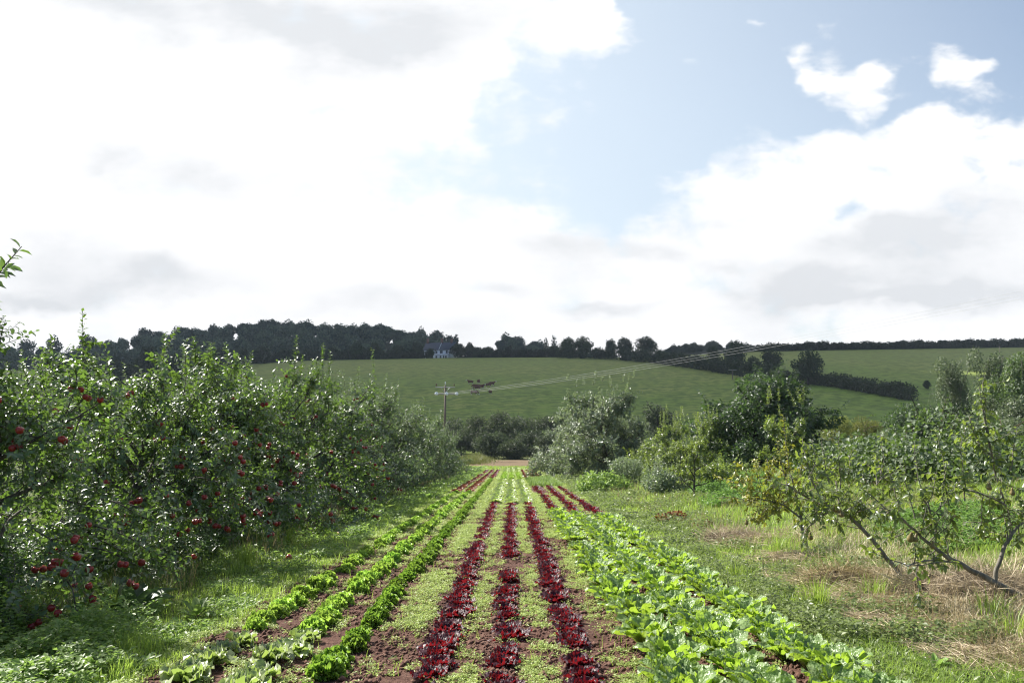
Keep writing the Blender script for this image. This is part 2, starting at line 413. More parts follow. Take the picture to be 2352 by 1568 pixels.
    mr = node(ns, 'ShaderNodeMapRange', interpolation_type='SMOOTHSTEP'); ls.new(k, mr.inputs[0])
    mr.inputs[1].default_value = .04; mr.inputs[2].default_value = 1.02
    grey = blobs([(760, 50, 380, 70, .30), (930, 110, 200, 55, .20), (300, 20, 260, 60, .28), (250, 395, 85, 42, .20), (455, 385, 85, 45, .18), (330, 660, 260, 36, .26), (120, 600, 140, 60, .22),
                  (380, 612, 110, 40, .2), (2080, 620, 330, 80, .22), (2280, 470, 130, 60, .24), (1150, 655, 70, 22, .2), (1380, 720, 90, 20, .26), (1770, 680, 120, 30, .26), (2200, 700, 160, 40, .25),
                  (850, 700, 120, 30, .15), (1680, 600, 90, 22, .15), (60, 690, 160, 18, .22), (1620, 500, 120, 30, .12), (2050, 690, 200, 24, .3), (2150, 560, 220, 50, .22), (1900, 640, 120, 24, .2), (2000, 560, 90, 30, .16), (1480, 570, 100, 26, .14), (1250, 560, 120, 30, .1)], 0.0, 1.45)
    n2 = noise(7, 6, .55, (8.3, 4.4, 0), (1, 2.2, 1))
    g2 = math_(ns, ls, 'MULTIPLY', grey, math_(ns, ls, 'MULTIPLY_ADD', n2.outputs[0], 2.2, c=-.12), clamp=False)
    n3 = noise(4.2, 7, .6, (1.3, 9.2, 0), (1, 2.4, 1))
    base_grey = math_(ns, ls, 'MULTIPLY', math_(ns, ls, 'MAXIMUM', math_(ns, ls, 'SUBTRACT', n3.outputs[0], .50), 0.0), 1.0)
    shade = math_(ns, ls, 'MINIMUM', math_(ns, ls, 'ADD', g2, base_grey), .46)
    ccol = mixcol(ns, ls, shade, (CLOUD * 1.0, CLOUD * 1.0, CLOUD * 1.01), (CLOUD * .42, CLOUD * .46, CLOUD * .51))
    pf = node(ns, 'ShaderNodeMapRange'); ls.new(math_(ns, ls, 'MULTIPLY_ADD', v, -.55, c=u) if False else math_(ns, ls, 'ADD', u, math_(ns, ls, 'MULTIPLY', v, .35)), pf.inputs[0])
    pf.inputs[1].default_value = -.05; pf.inputs[2].default_value = .85; pf.inputs[3].default_value = .86; pf.inputs[4].default_value = .22
    skc = mixcol(ns, ls, pf.outputs[0], sky.outputs[0], (6.0, 6.65, 7.05))
    skc = mixcol(ns, ls, 1.0, skc, (1.0, 1.0, 1.0), 'MULTIPLY')
    front = node(ns, 'ShaderNodeMapRange', interpolation_type='SMOOTHSTEP'); ls.new(sp.outputs[1], front.inputs[0])
    front.inputs[1].default_value = .1; front.inputs[2].default_value = .4
    fac = math_(ns, ls, 'MULTIPLY', mr.outputs[0], front.outputs[0])
    # away from the clouds ahead: clear sky only
    skm = mixcol(ns, ls, front.outputs[0], sky.outputs[0], skc)
    fin = mixcol(ns, ls, fac, skm, ccol)
    bg = node(ns, 'ShaderNodeBackground'); ls.new(fin, bg.inputs[0]); bg.inputs[1].default_value = .07
    o = node(ns, 'ShaderNodeOutputWorld'); ls.new(bg.outputs[0], o.inputs[0])
CLOUD = 7.3
build_world()

# ------------------------------------------------------------------ ground
def ground_mat():
    m, nt, ns, ls = new_mat('ground_grass')
    tc = node(ns, 'ShaderNodeTexCoord'); sp = node(ns, 'ShaderNodeSeparateXYZ'); ls.new(tc.outputs['Object'], sp.inputs[0])
    def nz(s, d=6, r=.6):
        n = node(ns, 'ShaderNodeTexNoise'); n.inputs['Scale'].default_value = s; n.inputs['Detail'].default_value = d; n.inputs['Roughness'].default_value = r
        ls.new(tc.outputs['Object'], n.inputs['Vector']); return n.outputs[0]
    def ramp(x, a, b):
        r = node(ns, 'ShaderNodeMapRange', interpolation_type='SMOOTHSTEP'); ls.new(x, r.inputs[0]); r.inputs[1].default_value = a; r.inputs[2].default_value = b; return r.outputs[0]
    # orchard floor
    near = mixcol(ns, ls, ramp(nz(1.6), .35, .65), (.055, .075, .022), (.11, .13, .045))
    near = mixcol(ns, ls, ramp(nz(9), .5, .75), near, (.12, .09, .05))
    # pasture on the hill: tufts, worn and lush patches
    fine = nz(.33, 4, .7); mid = nz(.09, 4, .6); big = nz(.013, 3, .5)
    past = mixcol(ns, ls, ramp(mid, .35, .68), PAST_A, PAST_B)
    past = mixcol(ns, ls, ramp(big, .4, .65), past, PAST_C)
    past = mixcol(ns, ls, ramp(fine, .44, .58), past, PAST_D)
    hi = ramp(sp.outputs[1], 200, 420)
    past = mixcol(ns, ls, math_(ns, ls, 'MULTIPLY', hi, .55), past, PAST_E)
    col = mixcol(ns, ls, ramp(sp.outputs[1], 100, 125), near, past)
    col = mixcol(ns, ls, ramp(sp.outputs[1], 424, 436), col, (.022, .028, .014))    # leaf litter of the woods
    p = node(ns, 'ShaderNodeBsdfPrincipled'); p.inputs['Roughness'].default_value = .95; p.inputs['Specular IOR Level'].default_value = .1
    ls.new(col, p.inputs['Base Color'])
    b = node(ns, 'ShaderNodeBump'); b.inputs['Strength'].default_value = .8; b.inputs['Distance'].default_value = .25
    ls.new(fine, b.inputs['Height']); ls.new(b.outputs[0], p.inputs['Normal'])
    o = node(ns, 'ShaderNodeOutputMaterial'); ls.new(p.outputs[0], o.inputs[0])
    return m
PAST_A = (.205, .275, .048); PAST_B = (.28, .31, .075); PAST_C = (.18, .275, .043); PAST_D = (.12, .175, .036); PAST_E = (.33, .33, .11)

def build_ground():
    aa = np.linspace(-1.5, 1.5, 241)
    ys = np.concatenate([np.linspace(-40, 0, 15)[:-1], np.linspace(0, 30, 90)[:-1], np.linspace(30, 130, 90)[:-1], np.linspace(130, 420, 90)[:-1], np.linspace(420, 660, 50)[:-1], np.linspace(660, 900, 12)])
    A, Y = np.meshgrid(aa, ys)
    X = A * (np.maximum(Y, 0) + 22)
    Z = G(X, Y)
    nr, nc = X.shape
    i = np.arange(nr - 1)[:, None] * nc; j = np.arange(nc - 1)[None]
    F = np.stack([i + j, i + j + 1, i + nc + j + 1, i + nc + j], -1).reshape(-1, 4)
    me = make_mesh('ground', np.stack([X, Y, Z], -1).reshape(-1, 3), [F], ground_mat(), smooth=True)
    tag(link('ground', me), 'grassy ground running from the orchard down the valley and up the pasture hill', None, None, 'structure')

def soil_mat(name, a, b, c, bump=.5):
    m, nt, ns, ls = new_mat(name)
    tc = node(ns, 'ShaderNodeTexCoord')
    def nz(s, d=6):
        n = node(ns, 'ShaderNodeTexNoise'); n.inputs['Scale'].default_value = s; n.inputs['Detail'].default_value = d; n.inputs['Roughness'].default_value = .65
        ls.new(tc.outputs['Object'], n.inputs['Vector']); return n.outputs[0]
    n1 = nz(2.2); n2 = nz(28, 8)
    def ramp(x, lo, hi):
        r = node(ns, 'ShaderNodeMapRange'); ls.new(x, r.inputs[0]); r.inputs[1].default_value = lo; r.inputs[2].default_value = hi; return r.outputs[0]
    col = mixcol(ns, ls, ramp(n1, .35, .65), a, b)
    col = mixcol(ns, ls, ramp(n2, .45, .75), col, c)
    p = node(ns, 'ShaderNodeBsdfPrincipled'); p.inputs['Roughness'].default_value = .95; p.inputs['Specular IOR Level'].default_value = .15
    ls.new(col, p.inputs['Base Color'])
    bp = node(ns, 'ShaderNodeBump'); bp.inputs['Strength'].default_value = bump; bp.inputs['Distance'].default_value = .03
    ls.new(n2, bp.inputs['Height']); ls.new(bp.outputs[0], p.inputs['Normal'])
    o = node(ns, 'ShaderNodeOutputMaterial'); ls.new(p.outputs[0], o.inputs[0])
    return m
M['soil'] = soil_mat('soil', (.070, .034, .026), (.115, .060, .045), (.20, .12, .09), 1.0)
M['dry_soil'] = soil_mat('dry_soil', (.125, .085, .052), (.165, .115, .07), (.20, .16, .09), .3)
M['clod'] = soil_mat('clod', (.10, .050, .038), (.15, .085, .063), (.24, .15, .11), .2)

def soil_z(x, y):
    return G(x, y) + .012 + .05 * (fbm(x, y, .35, 11) - .45) * 1.0 + .035 * (fbm(x, y, .07, 21) - .5) * np.clip(14 / np.maximum(y, 1), 0, 1)

def build_soil():
    V = []; Fs = []; n = 0
    for y0, y1, dx, dy in ((2.5, 14, .035, .035), (14, 30, .09, .12), (30, 74, .2, .5)):
        xs = np.arange(-2.55, 2.50, dx); ys = np.append(np.arange(y0, y1, dy), y1)
        X, Y = np.meshgrid(xs, ys)
        X = X + np.where(np.abs(X + .025) > 2.38, (fbm(X * 0 + 5, Y, 1.2, 3) - .5) * .5, 0)
        Z = soil_z(X, Y)
        edge = np.clip((2.52 - np.abs(X + .025)) / .12, 0, 1)
        Z = G(X, Y) - .02 + (Z - G(X, Y) + .02) * edge
        nr, nc = X.shape
        i = np.arange(nr - 1)[:, None] * nc; j = np.arange(nc - 1)[None]
        Fs.append((np.stack([i + j, i + j + 1, i + nc + j + 1, i + nc + j], -1).reshape(-1, 4)) + n)
        V.append(np.stack([X, Y, Z], -1).reshape(-1, 3)); n += X.size
    me = make_mesh('soil', np.concatenate(V), Fs, M['soil'], smooth=False)
    tag(link('soil', me), 'reddish brown bed soil between the lettuce rows', None, None, 'structure')
    # tilled strip at the far end
    xs = np.linspace(-8.5, 9, 60); ys = np.linspace(80, 95, 40)
    X, Y = np.meshgrid(xs, ys)
    X = X + (Y - 78) * (.06 + .0 * X) - np.where(X < 0, (97 - Y) * .12, 0)
    Z = G(X, Y) + .03 + .06 * fbm(X, Y, .8, 5)
    nr, nc = X.shape; i = np.arange(nr - 1)[:, None] * nc; j = np.arange(nc - 1)[None]
    F = np.stack([i + j, i + j + 1, i + nc + j + 1, i + nc + j], -1).reshape(-1, 4)
    tag(link('tilled_soil', make_mesh('tilled_soil', np.stack([X, Y, Z], -1).reshape(-1, 3), [F], M['dry_soil'], smooth=True)),
        'pale brown tilled strip at the foot of the field', None, None, 'structure')
    # loose clods
    rs = np.random.RandomState(3)
    n = 60000
    y = 4.2 * (26 / 4.2) ** (rs.uniform(0, 1, n) ** 1.1); x = rs.uniform(-2.45, 2.4, n)
    keep = fbm(x, y, .5, 40) > .38
    x, y = x[keep], y[keep]; n = len(x)
    r = np.exp(rs.normal(math.log(.0085), .6, n)) * (1 + y * .03); r = np.minimum(r, .035)
    octa = np.array([(1, 0, 0), (-1, 0, 0), (0, 1, 0), (0, -1, 0), (0, 0, 1), (0, 0, -1.)])
    f = np.array([(0, 2, 4), (2, 1, 4), (1, 3, 4), (3, 0, 4), (2, 0, 5), (1, 2, 5), (3, 1, 5), (0, 3, 5)])
    P = np.stack([x, y, soil_z(x, y) + r * .25], 1)
    th = rs.uniform(0, PI, n)
    O = np.repeat(octa[None], n, 0) * rs.uniform(.6, 1.25, (n, 6, 1)) + rs.uniform(-.2, .2, (n, 6, 3))
    O = np.stack([O[..., 0] * np.cos(th)[:, None] - O[..., 1] * np.sin(th)[:, None], O[..., 0] * np.sin(th)[:, None] + O[..., 1] * np.cos(th)[:, None], O[..., 2] * .75], -1)
    V = P[:, None] + O * r[:, None, None]
    F = (np.arange(n) * 6)[:, None, None] + f[None]
    tag(link('soil_clods', make_mesh('soil_clods', V.reshape(-1, 3), [F.reshape(-1, 3)], M['clod'])), 'crumbled clods of soil scattered over the beds', 'soil', None, 'stuff')

build_ground(); build_soil()

# ------------------------------------------------------------------ unseen cloud added overhead, shaped to shade the hill
def build_shade_cloud():
    rs = np.random.RandomState(5)
    mb = MB(); bm = bmesh.new(); bmesh.ops.create_icosphere(bm, subdivisions=3, radius=1)
    V0 = np.array([v.co[:] for v in bm.verts]); F0 = np.array([[v.index for v in f.verts] for f in bm.faces]); bm.free()
    alt = 760.0; sh = alt / math.tan(SUN_EL); ox, oy = math.sin(SUN_AZ) * sh, math.cos(SUN_AZ) * sh
    puffs = []
    for x, y, r in CLOUD_SHADE:
        for k in range(5): puffs.append((x + rs.normal(0, r * .35), y + rs.normal(0, r * .3), r * rs.uniform(.45, .75)))
        puffs.append((x, y, r))
    for x, y, r in puffs:
        V = V0 * (1 + .22 * (fbm(V0[:, 0] * 3 + x, V0[:, 1] * 3 + V0[:, 2] * 2 + y, 1.1, 7) - .5))[:, None]
        V = V * np.array([r, r, r * .42]); V[:, 2] = np.maximum(V[:, 2], -r * .06)
        mb.add(V + np.array([x + ox, y + oy, alt + r * .06]), F0)
    m = simple_mat('cloud_white', (.92, .93, .95), (.88, .89, .91), .01, 1.0, 0.0)
    o = mb.obj('cloud', m, None, True); tag(o, 'unseen white cumulus cloud, added out of the frame to shade the hill', None, None, 'structure')
CLOUD_SHADE = [(-320, 330, 130), (-170, 240, 110), (-60, 200, 80), (-60, 330, 110), (20, 260, 90), (70, 390, 110), (-200, 520, 180), (60, 560, 170), (215, 500, 110), (-420, 560, 170), (-20, 690, 150), (300, 620, 140), (330, 400, 110), (260, 330, 60), (200, 392, 80), (195, 345, 55)]
build_shade_cloud()

# ------------------------------------------------------------------ the air
def build_haze(dens):
    m, nt, ns, ls = new_mat('haze')
    v = node(ns, 'ShaderNodeVolumePrincipled'); v.inputs['Color'].default_value = (.72, .85, 1.0, 1); v.inputs['Density'].default_value = dens; v.inputs['Anisotropy'].default_value = .2
    o = node(ns, 'ShaderNodeOutputMaterial'); ls.new(v.outputs[0], o.inputs['Volume'])
    mb = MB(); mb.box(-1420, 1420, -60, 920, HAZE_Z0, 90)
    tag(mb.obj('haze', m), 'thin summer haze over the valley', None, None, 'stuff')
_hx, _hy = np.meshgrid(np.linspace(-1400, 1400, 200), np.linspace(-50, 905, 200))
HAZE_Z0 = float(G(_hx, _hy).min()) - 1.5
build_haze(.00014)
# ------------------------------------------------------------------ lettuces
def rosette(name, mat, seed, n, L, W, e_in, e_out, curl, cup, frill, ffreq=3.0, ns_=6, nc_=5, shape='fan', crinkle=.3, base=.012, lobes=0):
    rs = np.random.RandomState(seed)
    s = np.linspace(0, 1, ns_); c = np.linspace(-1, 1, nc_)
    V = []; T = []; Rb = []
    for i in range(n):
        t = (i + .5) / n
        az = i * 2.39996 + rs.normal(0, .25)
        Li = L * (.55 + .45 * t) * rs.uniform(.85, 1.12)
        e = e_in + (e_out - e_in) * t ** .8 + rs.normal(0, .1)
        cu = curl * rs.uniform(.5, 1.3)
        ang = e - cu * s ** 1.7
        dr = np.cos(ang) * Li / (ns_ - 1); dz = np.sin(ang) * Li / (ns_ - 1)
        r = base + np.concatenate([[0], np.cumsum(dr[:-1])]); z = np.concatenate([[0], np.cumsum(dz[:-1])])
        if shape == 'fan': w = W * (.22 + .95 * s ** .9) * np.sqrt(np.maximum(.12, 1 - s ** 6))
        elif shape == 'spoon': w = W * (.30 + .85 * np.sin(PI * np.clip(s, 0, 1) ** 1.25 * .93) ** .8) * np.where(s > .97, .55, 1)
        else: w = W * (.3 + .8 * s ** .8) * np.sqrt(np.maximum(.15, 1 - s ** 5)) * (1 + .28 * np.sin(s * 11 + rs.uniform(0, 6)))
        w = w * (.65 + .4 * t) * rs.uniform(.85, 1.15)
        ph = rs.uniform(0, 6, 3)
        edge = np.abs(c)[None] ** 1.3 * (.25 + s[:, None] ** .8) + (s[:, None] ** 4) * .8 * (1 - np.abs(c)[None] ** 2)
        off = cup * w[:, None] * (c[None] ** 2) * (1 - .3 * s[:, None])
        off = off + frill * L * edge * (np.sin(ffreq * s[:, None] * 6.3 + np.sign(c)[None] * ph[0] + c[None] * ffreq * 2.2 + ph[1]))
        off = off + rs.normal(0, frill * L * crinkle, (ns_, nc_)) * (.15 + edge)
        lat = np.array([-math.sin(az), math.cos(az), 0]); rad = np.array([math.cos(az), math.sin(az), 0])
        nrm = (-np.sin(ang))[:, None] * rad[None] + np.cos(ang)[:, None] * np.array([0, 0, 1.])
        P = r[:, None, None] * rad + z[:, None, None] * np.array([0, 0, 1.])
        P = P + (w[:, None] * c[None] * (1 - .25 * abs(cup)))[..., None] * lat + off[..., None] * nrm[:, None, :]
        V.append(P.reshape(-1, 3))
        T.append(np.clip(.2 + .5 * np.repeat(s[:, None], nc_, 1) + rs.normal(0, .2), 0, 1).ravel())
        Rb.append((np.exp(-(c[None] / .16) ** 2) * (1 - .75 * s[:, None])).ravel())
    i_ = np.arange(ns_ - 1)[:, None] * nc_; j_ = np.arange(nc_ - 1)[None]
    f = np.stack([i_ + j_, i_ + j_ + 1, i_ + nc_ + j_ + 1, i_ + nc_ + j_], -1).reshape(-1, 4)
    F = (np.arange(n) * ns_ * nc_)[:, None, None] + f[None]
    V = np.concatenate(V); V[:, 2] = np.maximum(V[:, 2], -.01)
    return make_mesh(name, V, [F.reshape(-1, 4)], mat, {'tint': np.concatenate(T), 'rib': np.concatenate(Rb)}, smooth=True)

def frill_dome(name, mat, seed, n, Rr, H, L, W, frill=.30, k=5):
    """compact head: crowded small frilled leaf ends over a dome"""
    rs = np.random.RandomState(seed)
    u = rdir(rs, n); u[:, 2] = np.abs(u[:, 2]) * 1.1 + rs.uniform(-.12, .1, n); u = unit(u)
    lump = 1 + .16 * (fbm(u[:, 0] * 2 + seed, u[:, 1] * 2 + u[:, 2], .9, seed) - .5) * 2
    P = u * np.array([Rr, Rr, H]) * (rs.uniform(.45, .78, n) * lump)[:, None]
    P[:, 2] = np.maximum(P[:, 2], .005)
    D = unit(u + rs.normal(0, .38, (n, 3)) + np.array([0, 0, .25])); N = unit(rs.normal(0, 1, (n, 3))); S = unit(np.cross(D, N)); N = np.cross(S, D)
    s = np.linspace(0, 1, k); q = np.linspace(-1, 1, k)
    sc = rs.uniform(.7, 1.25, (n, 1, 1)); ph = rs.uniform(0, 6.28, (n, 1, 1))
    S2, Q2 = s[None, :, None], q[None, None, :]
    w = W * (.3 + .9 * S2 ** .8) * np.sqrt(np.maximum(.25, 1 - S2 ** 5)) * sc
    off = L * frill * (.2 + S2) * np.sin(ph + Q2 * 4.2 + S2 * 2.5) * sc + rs.normal(0, L * .07, (n, k, k))
    al = L * S2 * sc * (1 - .22 * Q2 ** 2) + 0 * Q2 + rs.normal(0, L * .05, (n, k, k)) * S2
    V = P[:, None, None] + D[:, None, None] * al[..., None] + S[:, None, None] * (w * Q2)[..., None] + N[:, None, None] * off[..., None]
    i_ = np.arange(k - 1)[:, None] * k; j_ = np.arange(k - 1)[None]
    f = np.stack([i_ + j_, i_ + j_ + 1, i_ + k + j_ + 1, i_ + k + j_], -1).reshape(-1, 4)
    F = (np.arange(n) * k * k)[:, None, None] + f[None]
    t = np.clip(rs.uniform(-.1, .5, (n, 1, 1)) + .5 * S2 + 0 * Q2, 0, 1)
    V = V.reshape(-1, 3); V[:, 2] = np.maximum(V[:, 2], -.01)
    return make_mesh(name, V, [F.reshape(-1, 4)], mat, {'tint': t.ravel()}, smooth=True)

ORD = 'first second third fourth fifth sixth seventh eighth ninth tenth eleventh twelfth'.split()

def merge_into(name, mesh, places, rs, zf):
    """many far plants as one mesh"""
    nv = len(mesh.vertices); co_ = np.empty(nv * 3, np.float32); mesh.vertices.foreach_get('co', co_); co_ = co_.reshape(-1, 3)
    nf = len(mesh.polygons); li = np.empty(nf * 4, np.int32); mesh.loops.foreach_get('vertex_index', li); li = li.reshape(-1, 4)
    ti = np.empty(nv, np.float32); mesh.attributes['tint'].data.foreach_get('value', ti)
    V = []; F = []; T = []
    for k, (x, y, s) in enumerate(places):
        a = rs.uniform(0, 6.28); c_, s_ = math.cos(a), math.sin(a)
        V.append(np.stack([co_[:, 0] * c_ - co_[:, 1] * s_, co_[:, 0] * s_ + co_[:, 1] * c_, co_[:, 2]], 1) * s + np.array([x, y, zf(x, y)]))
        F.append(li + k * nv); T.append(ti)
    return make_mesh(name, np.concatenate(V), [np.concatenate(F)], mesh.materials[0], {'tint': np.concatenate(T)}, True)

def lettuce_kind(name, desc, meshes, rows, limit=290, cat='lettuce', far_meshes=None):
    """rows: (row phrase, x, y0, y1, spacing, scale, wobble, gaps)"""
    rs = np.random.RandomState(hash(name) % 1000 if False else sum(map(ord, name)))
    ent = []
    for phrase, x, y0, y1, sp, sc, gaps in rows:
        y = y0; k = 0
        while y < y1:
            yy = y + rs.normal(0, sp * .13)
            if not any(a < yy < b for a, b in gaps) and rs.uniform() > .03:
                ent.append((yy, x + rs.normal(0, .025), sc * rs.uniform(.82, 1.16) * (1 if rs.uniform() > .08 else .7), phrase, k)); k += 1
            y += sp
    ent.sort()
    for yy, x, s, phrase, k in ent[:limit]:
        ms = far_meshes if (far_meshes and yy > 17) else meshes
        o = link(name, ms[rs.randint(len(ms))], None, (x, yy, float(soil_z(x, yy)) - .012), rs.uniform(0, 6.28), (s * rs.uniform(.93, 1.07), s * rs.uniform(.93, 1.07), s * rs.uniform(1.0, 1.25)))
        if k < 12: tag(o, f'{desc}, {ORD[k]} plant of {phrase}', cat, phrase)
        else: tag(o, f'{desc} beyond the twelfth of {phrase}', cat, phrase)
    rest = ent[limit:]
    if rest:
        me = merge_into(name + '_rest', (far_meshes or meshes)[0], [(x, yy, s) for yy, x, s, _, _ in rest], rs, lambda a, b: float(soil_z(a, b)))
        tag(link(name, me), desc + ' merging together at the far end of its rows', cat, None, 'stuff')

def build_lettuces():
    curly = [frill_dome('curly_lettuce', M['curly_lettuce'], 10 + k, 230, .112, .108, .048, .021) for k in range(4)]
    curly_f = [frill_dome('curly_lettuce_small', M['curly_lettuce'], 15 + k, 130, .112, .108, .055, .026, k=4) for k in range(2)]
    lettuce_kind('curly_lettuce', 'tightly frilled dark green lettuce', curly,
                 [('the dark green row', -1.20, 4.45, 48, .262, .93, [(9.05, 9.3), (13.4, 13.9)])], far_meshes=curly_f)
    yel = [frill_dome('yellow_lettuce', M['yellow_lettuce'], 20 + k, 170, .112, .10, .060, .028, .26) for k in range(4)]
    yel_f = [frill_dome('yellow_lettuce_small', M['yellow_lettuce'], 25 + k, 100, .112, .10, .066, .034, .26, 4) for k in range(2)]
    lettuce_kind('yellow_lettuce', 'frilly yellow green lettuce', yel,
                 [('the outermost row by the grass', -2.10, 6.75, 31, .275, .88, [(9.3, 9.6), (12, 12.3)]),
                  ('the row beside the outermost one', -1.64, 6.6, 31, .268, .92, [(8.2, 8.45)])], far_meshes=yel_f)
    crisp = [rosette('crisp_lettuce', M['crisp_lettuce'], 30 + k, 30, .165, .060, R(87), R(24), .75, .5, .085, 2.4, 8, 7, 'fan', .5) for k in range(3)]
    lettuce_kind('crisp_lettuce', 'pale crinkled crisp lettuce', crisp,
                 [('the outermost row by the grass', -2.06, 4.55, 6.6, .33, 1.0, []), ('the row beside the outermost one', -1.62, 4.5, 6.4, .36, 1.05, [])])
    red = [rosette('red_lettuce', M['red_lettuce'], 40 + k, 30, .15, .055, R(84), R(12), .75, .2, .075, 2.0, 7, 6, 'oak', .28) for k in range(4)]
    red_f = [rosette('red_lettuce_small', M['red_lettuce'], 45 + k, 20, .15, .055, R(82), R(14), .75, .15, .085, 2, 4, 4, 'oak', .4) for k in range(2)]
    lettuce_kind('red_lettuce', 'glossy dark red lettuce', red,
                 [('the left central red row', -.52, 4.4, 23.5, .28, 1.0, [(6.4, 6.6), (13.2, 13.5)]),
                  ('the middle central red row', -.03, 4.4, 23.5, .28, 1.0, [(8.75, 9.0), (9.6, 11.2)]),
                  ('the right central red row', .45, 4.4, 23.5, .28, 1.0, [(7.6, 7.8)]),
                  ('the left red row behind the romaine', 1.08, 19.6, 36, .34, 1.15, []),
                  ('the middle red row behind the romaine', 1.58, 18.5, 36, .34, 1.15, [(25, 25.6)]),
                  ('the right red row behind the romaine', 2.08, 18.0, 36, .34, 1.15, []),
                  ('far a', -2.16, 53, 70, .42, 1.4, [(58, 61)]), ('far b', -1.68, 53, 70, .42, 1.4, [(60, 61)]), ('far c', -1.24, 50, 71, .42, 1.4, [])], limit=298, far_meshes=red_f)
    rom = [rosette('romaine_lettuce', M['romaine'], 50 + k, 36, .235, .050, R(89), R(38), .85, .42, .035, 2.2, 10, 7, 'spoon', .6, .018) for k in range(4)]
    lettuce_kind('romaine_lettuce', 'large bright green romaine lettuce', rom,
                 [('the left romaine row', 1.03, 4.3, 19.4, .30, 1.16, []), ('the middle romaine row', 1.50, 4.35, 18.2, .30, 1.18, [(5.5, 5.7)]),
                  ('the right romaine row', 2.00, 4.6, 17.8, .30, 1.18, [(7.1, 7.3)])])
    pale = [rosette('pale_lettuce', M['crisp_lettuce'], 60 + k, 16, .19, .07, R(80), R(25), .7, .5, .03, 1.6, 5, 4, 'spoon', .4) for k in range(2)]
    lettuce_kind('pale_lettuce', 'pale green upright lettuce', pale,
                 [(f'the {w} pale row behind the red ones', x, 23.7, 45, .31, 1.15, []) for w, x in (('left', -.50), ('middle', -.02), ('right', .44))]
                 + [(f'the {w} pale row at the field end', x, 63, 75, .6, 1.5, []) for w, x in (('left', -.50), ('middle', -.02), ('right', .44))])
    lettuce_kind('lime_lettuce', 'lime green frilly lettuce', yel_f,
                 [(f'the {w} lime row in the far field', x, 45.2, 62, .36, 1.3, []) for w, x in (('left', -.50), ('middle', -.02), ('right', .44))])
    brown = [rosette('brown_lettuce', M['brown_lettuce'], 70 + k, 18, .14, .05, R(80), R(12), .7, .2, .09, 2, 4, 4, 'oak', .4) for k in range(2)]
    lettuce_kind('brown_lettuce', 'reddish brown lettuce', brown,
                 [('the outermost brown row by the grass', -2.16, 31.4, 53, .36, 1.4, [(38, 39), (45, 46)]), ('the brown row beside the outermost one', -1.68, 31.2, 53, .36, 1.45, [(36, 36.8)])]
                 + [(f'the {w} brown row on the far right', x, 50, 71, .40, 1.5, []) for w, x in (('left', .88), ('middle', 1.3), ('right', 1.72))])
build_lettuces()
# ------------------------------------------------------------------ trees
def curve(rs, p, d, L, n, wob=.2, up=.0):
    p = np.asarray(p, float); d = unit(np.asarray(d, float)); pts = [p]
    for _ in range(n):
        d = unit(d + rs.normal(0, wob, 3) + np.array([0, 0, up]))
        p = p + d * (L / n); pts.append(p)
    return np.array(pts)

def along(pts, t):
    t = np.clip(t, 0, .9999) * (len(pts) - 1); i = t.astype(int); f = (t - i)[:, None]
    return pts[i] * (1 - f) + pts[i + 1] * f, unit(pts[i + 1] - pts[i])

class Foliage:
    def __init__(s): s.V = []; s.F = []; s.T = []; s.n = 0
    def put(s, rs, P, D, N, L, W, tpl, tint=None):
        n = len(P)
        if n == 0: return
        V, F, k = leaves(P, D, N, L, W, tpl)
        s.V.append(V); s.F.append(F + s.n); s.n += len(V)
        t = rs.uniform(0, 1, n) if tint is None else tint
        s.T.append(np.repeat(t, k))
    def twig(s, rs, pts, m, L, W, tpl, droop=.25, t0=.05, splay=.9):
        t = t0 + (1 - t0) * (np.arange(m) + rs.uniform(.1, .9, m)) / m
        P, tg = along(pts, t)
        a = np.arange(m) * 2.4 + rs.uniform(0, 6.28)
        ref = np.where(np.abs(tg[:, 2:3]) > .9, np.array([[1., 0, 0]]), np.array([[0, 0, 1.]]))
        s1 = unit(np.cross(tg, ref)); s2 = np.cross(tg, s1)
        side = np.cos(a)[:, None] * s1 + np.sin(a)[:, None] * s2
        D = unit(side * splay + tg * .55 + rs.normal(0, .22, (m, 3)) + np.array([0, 0, -droop]))
        N = unit(tg * .7 + np.array([0, 0, .6]) - side * .25 + rs.normal(0, .3, (m, 3)))
        sz = rs.uniform(.65, 1.15, m) * (1 - .25 * t)
        s.put(rs, P, D, N, L * sz, W * sz, tpl)
    def mesh(s, name, mat, smooth=False):
        return make_mesh(name, np.concatenate(s.V), [np.concatenate(s.F)], mat, {'tint': np.concatenate(s.T)}, smooth)

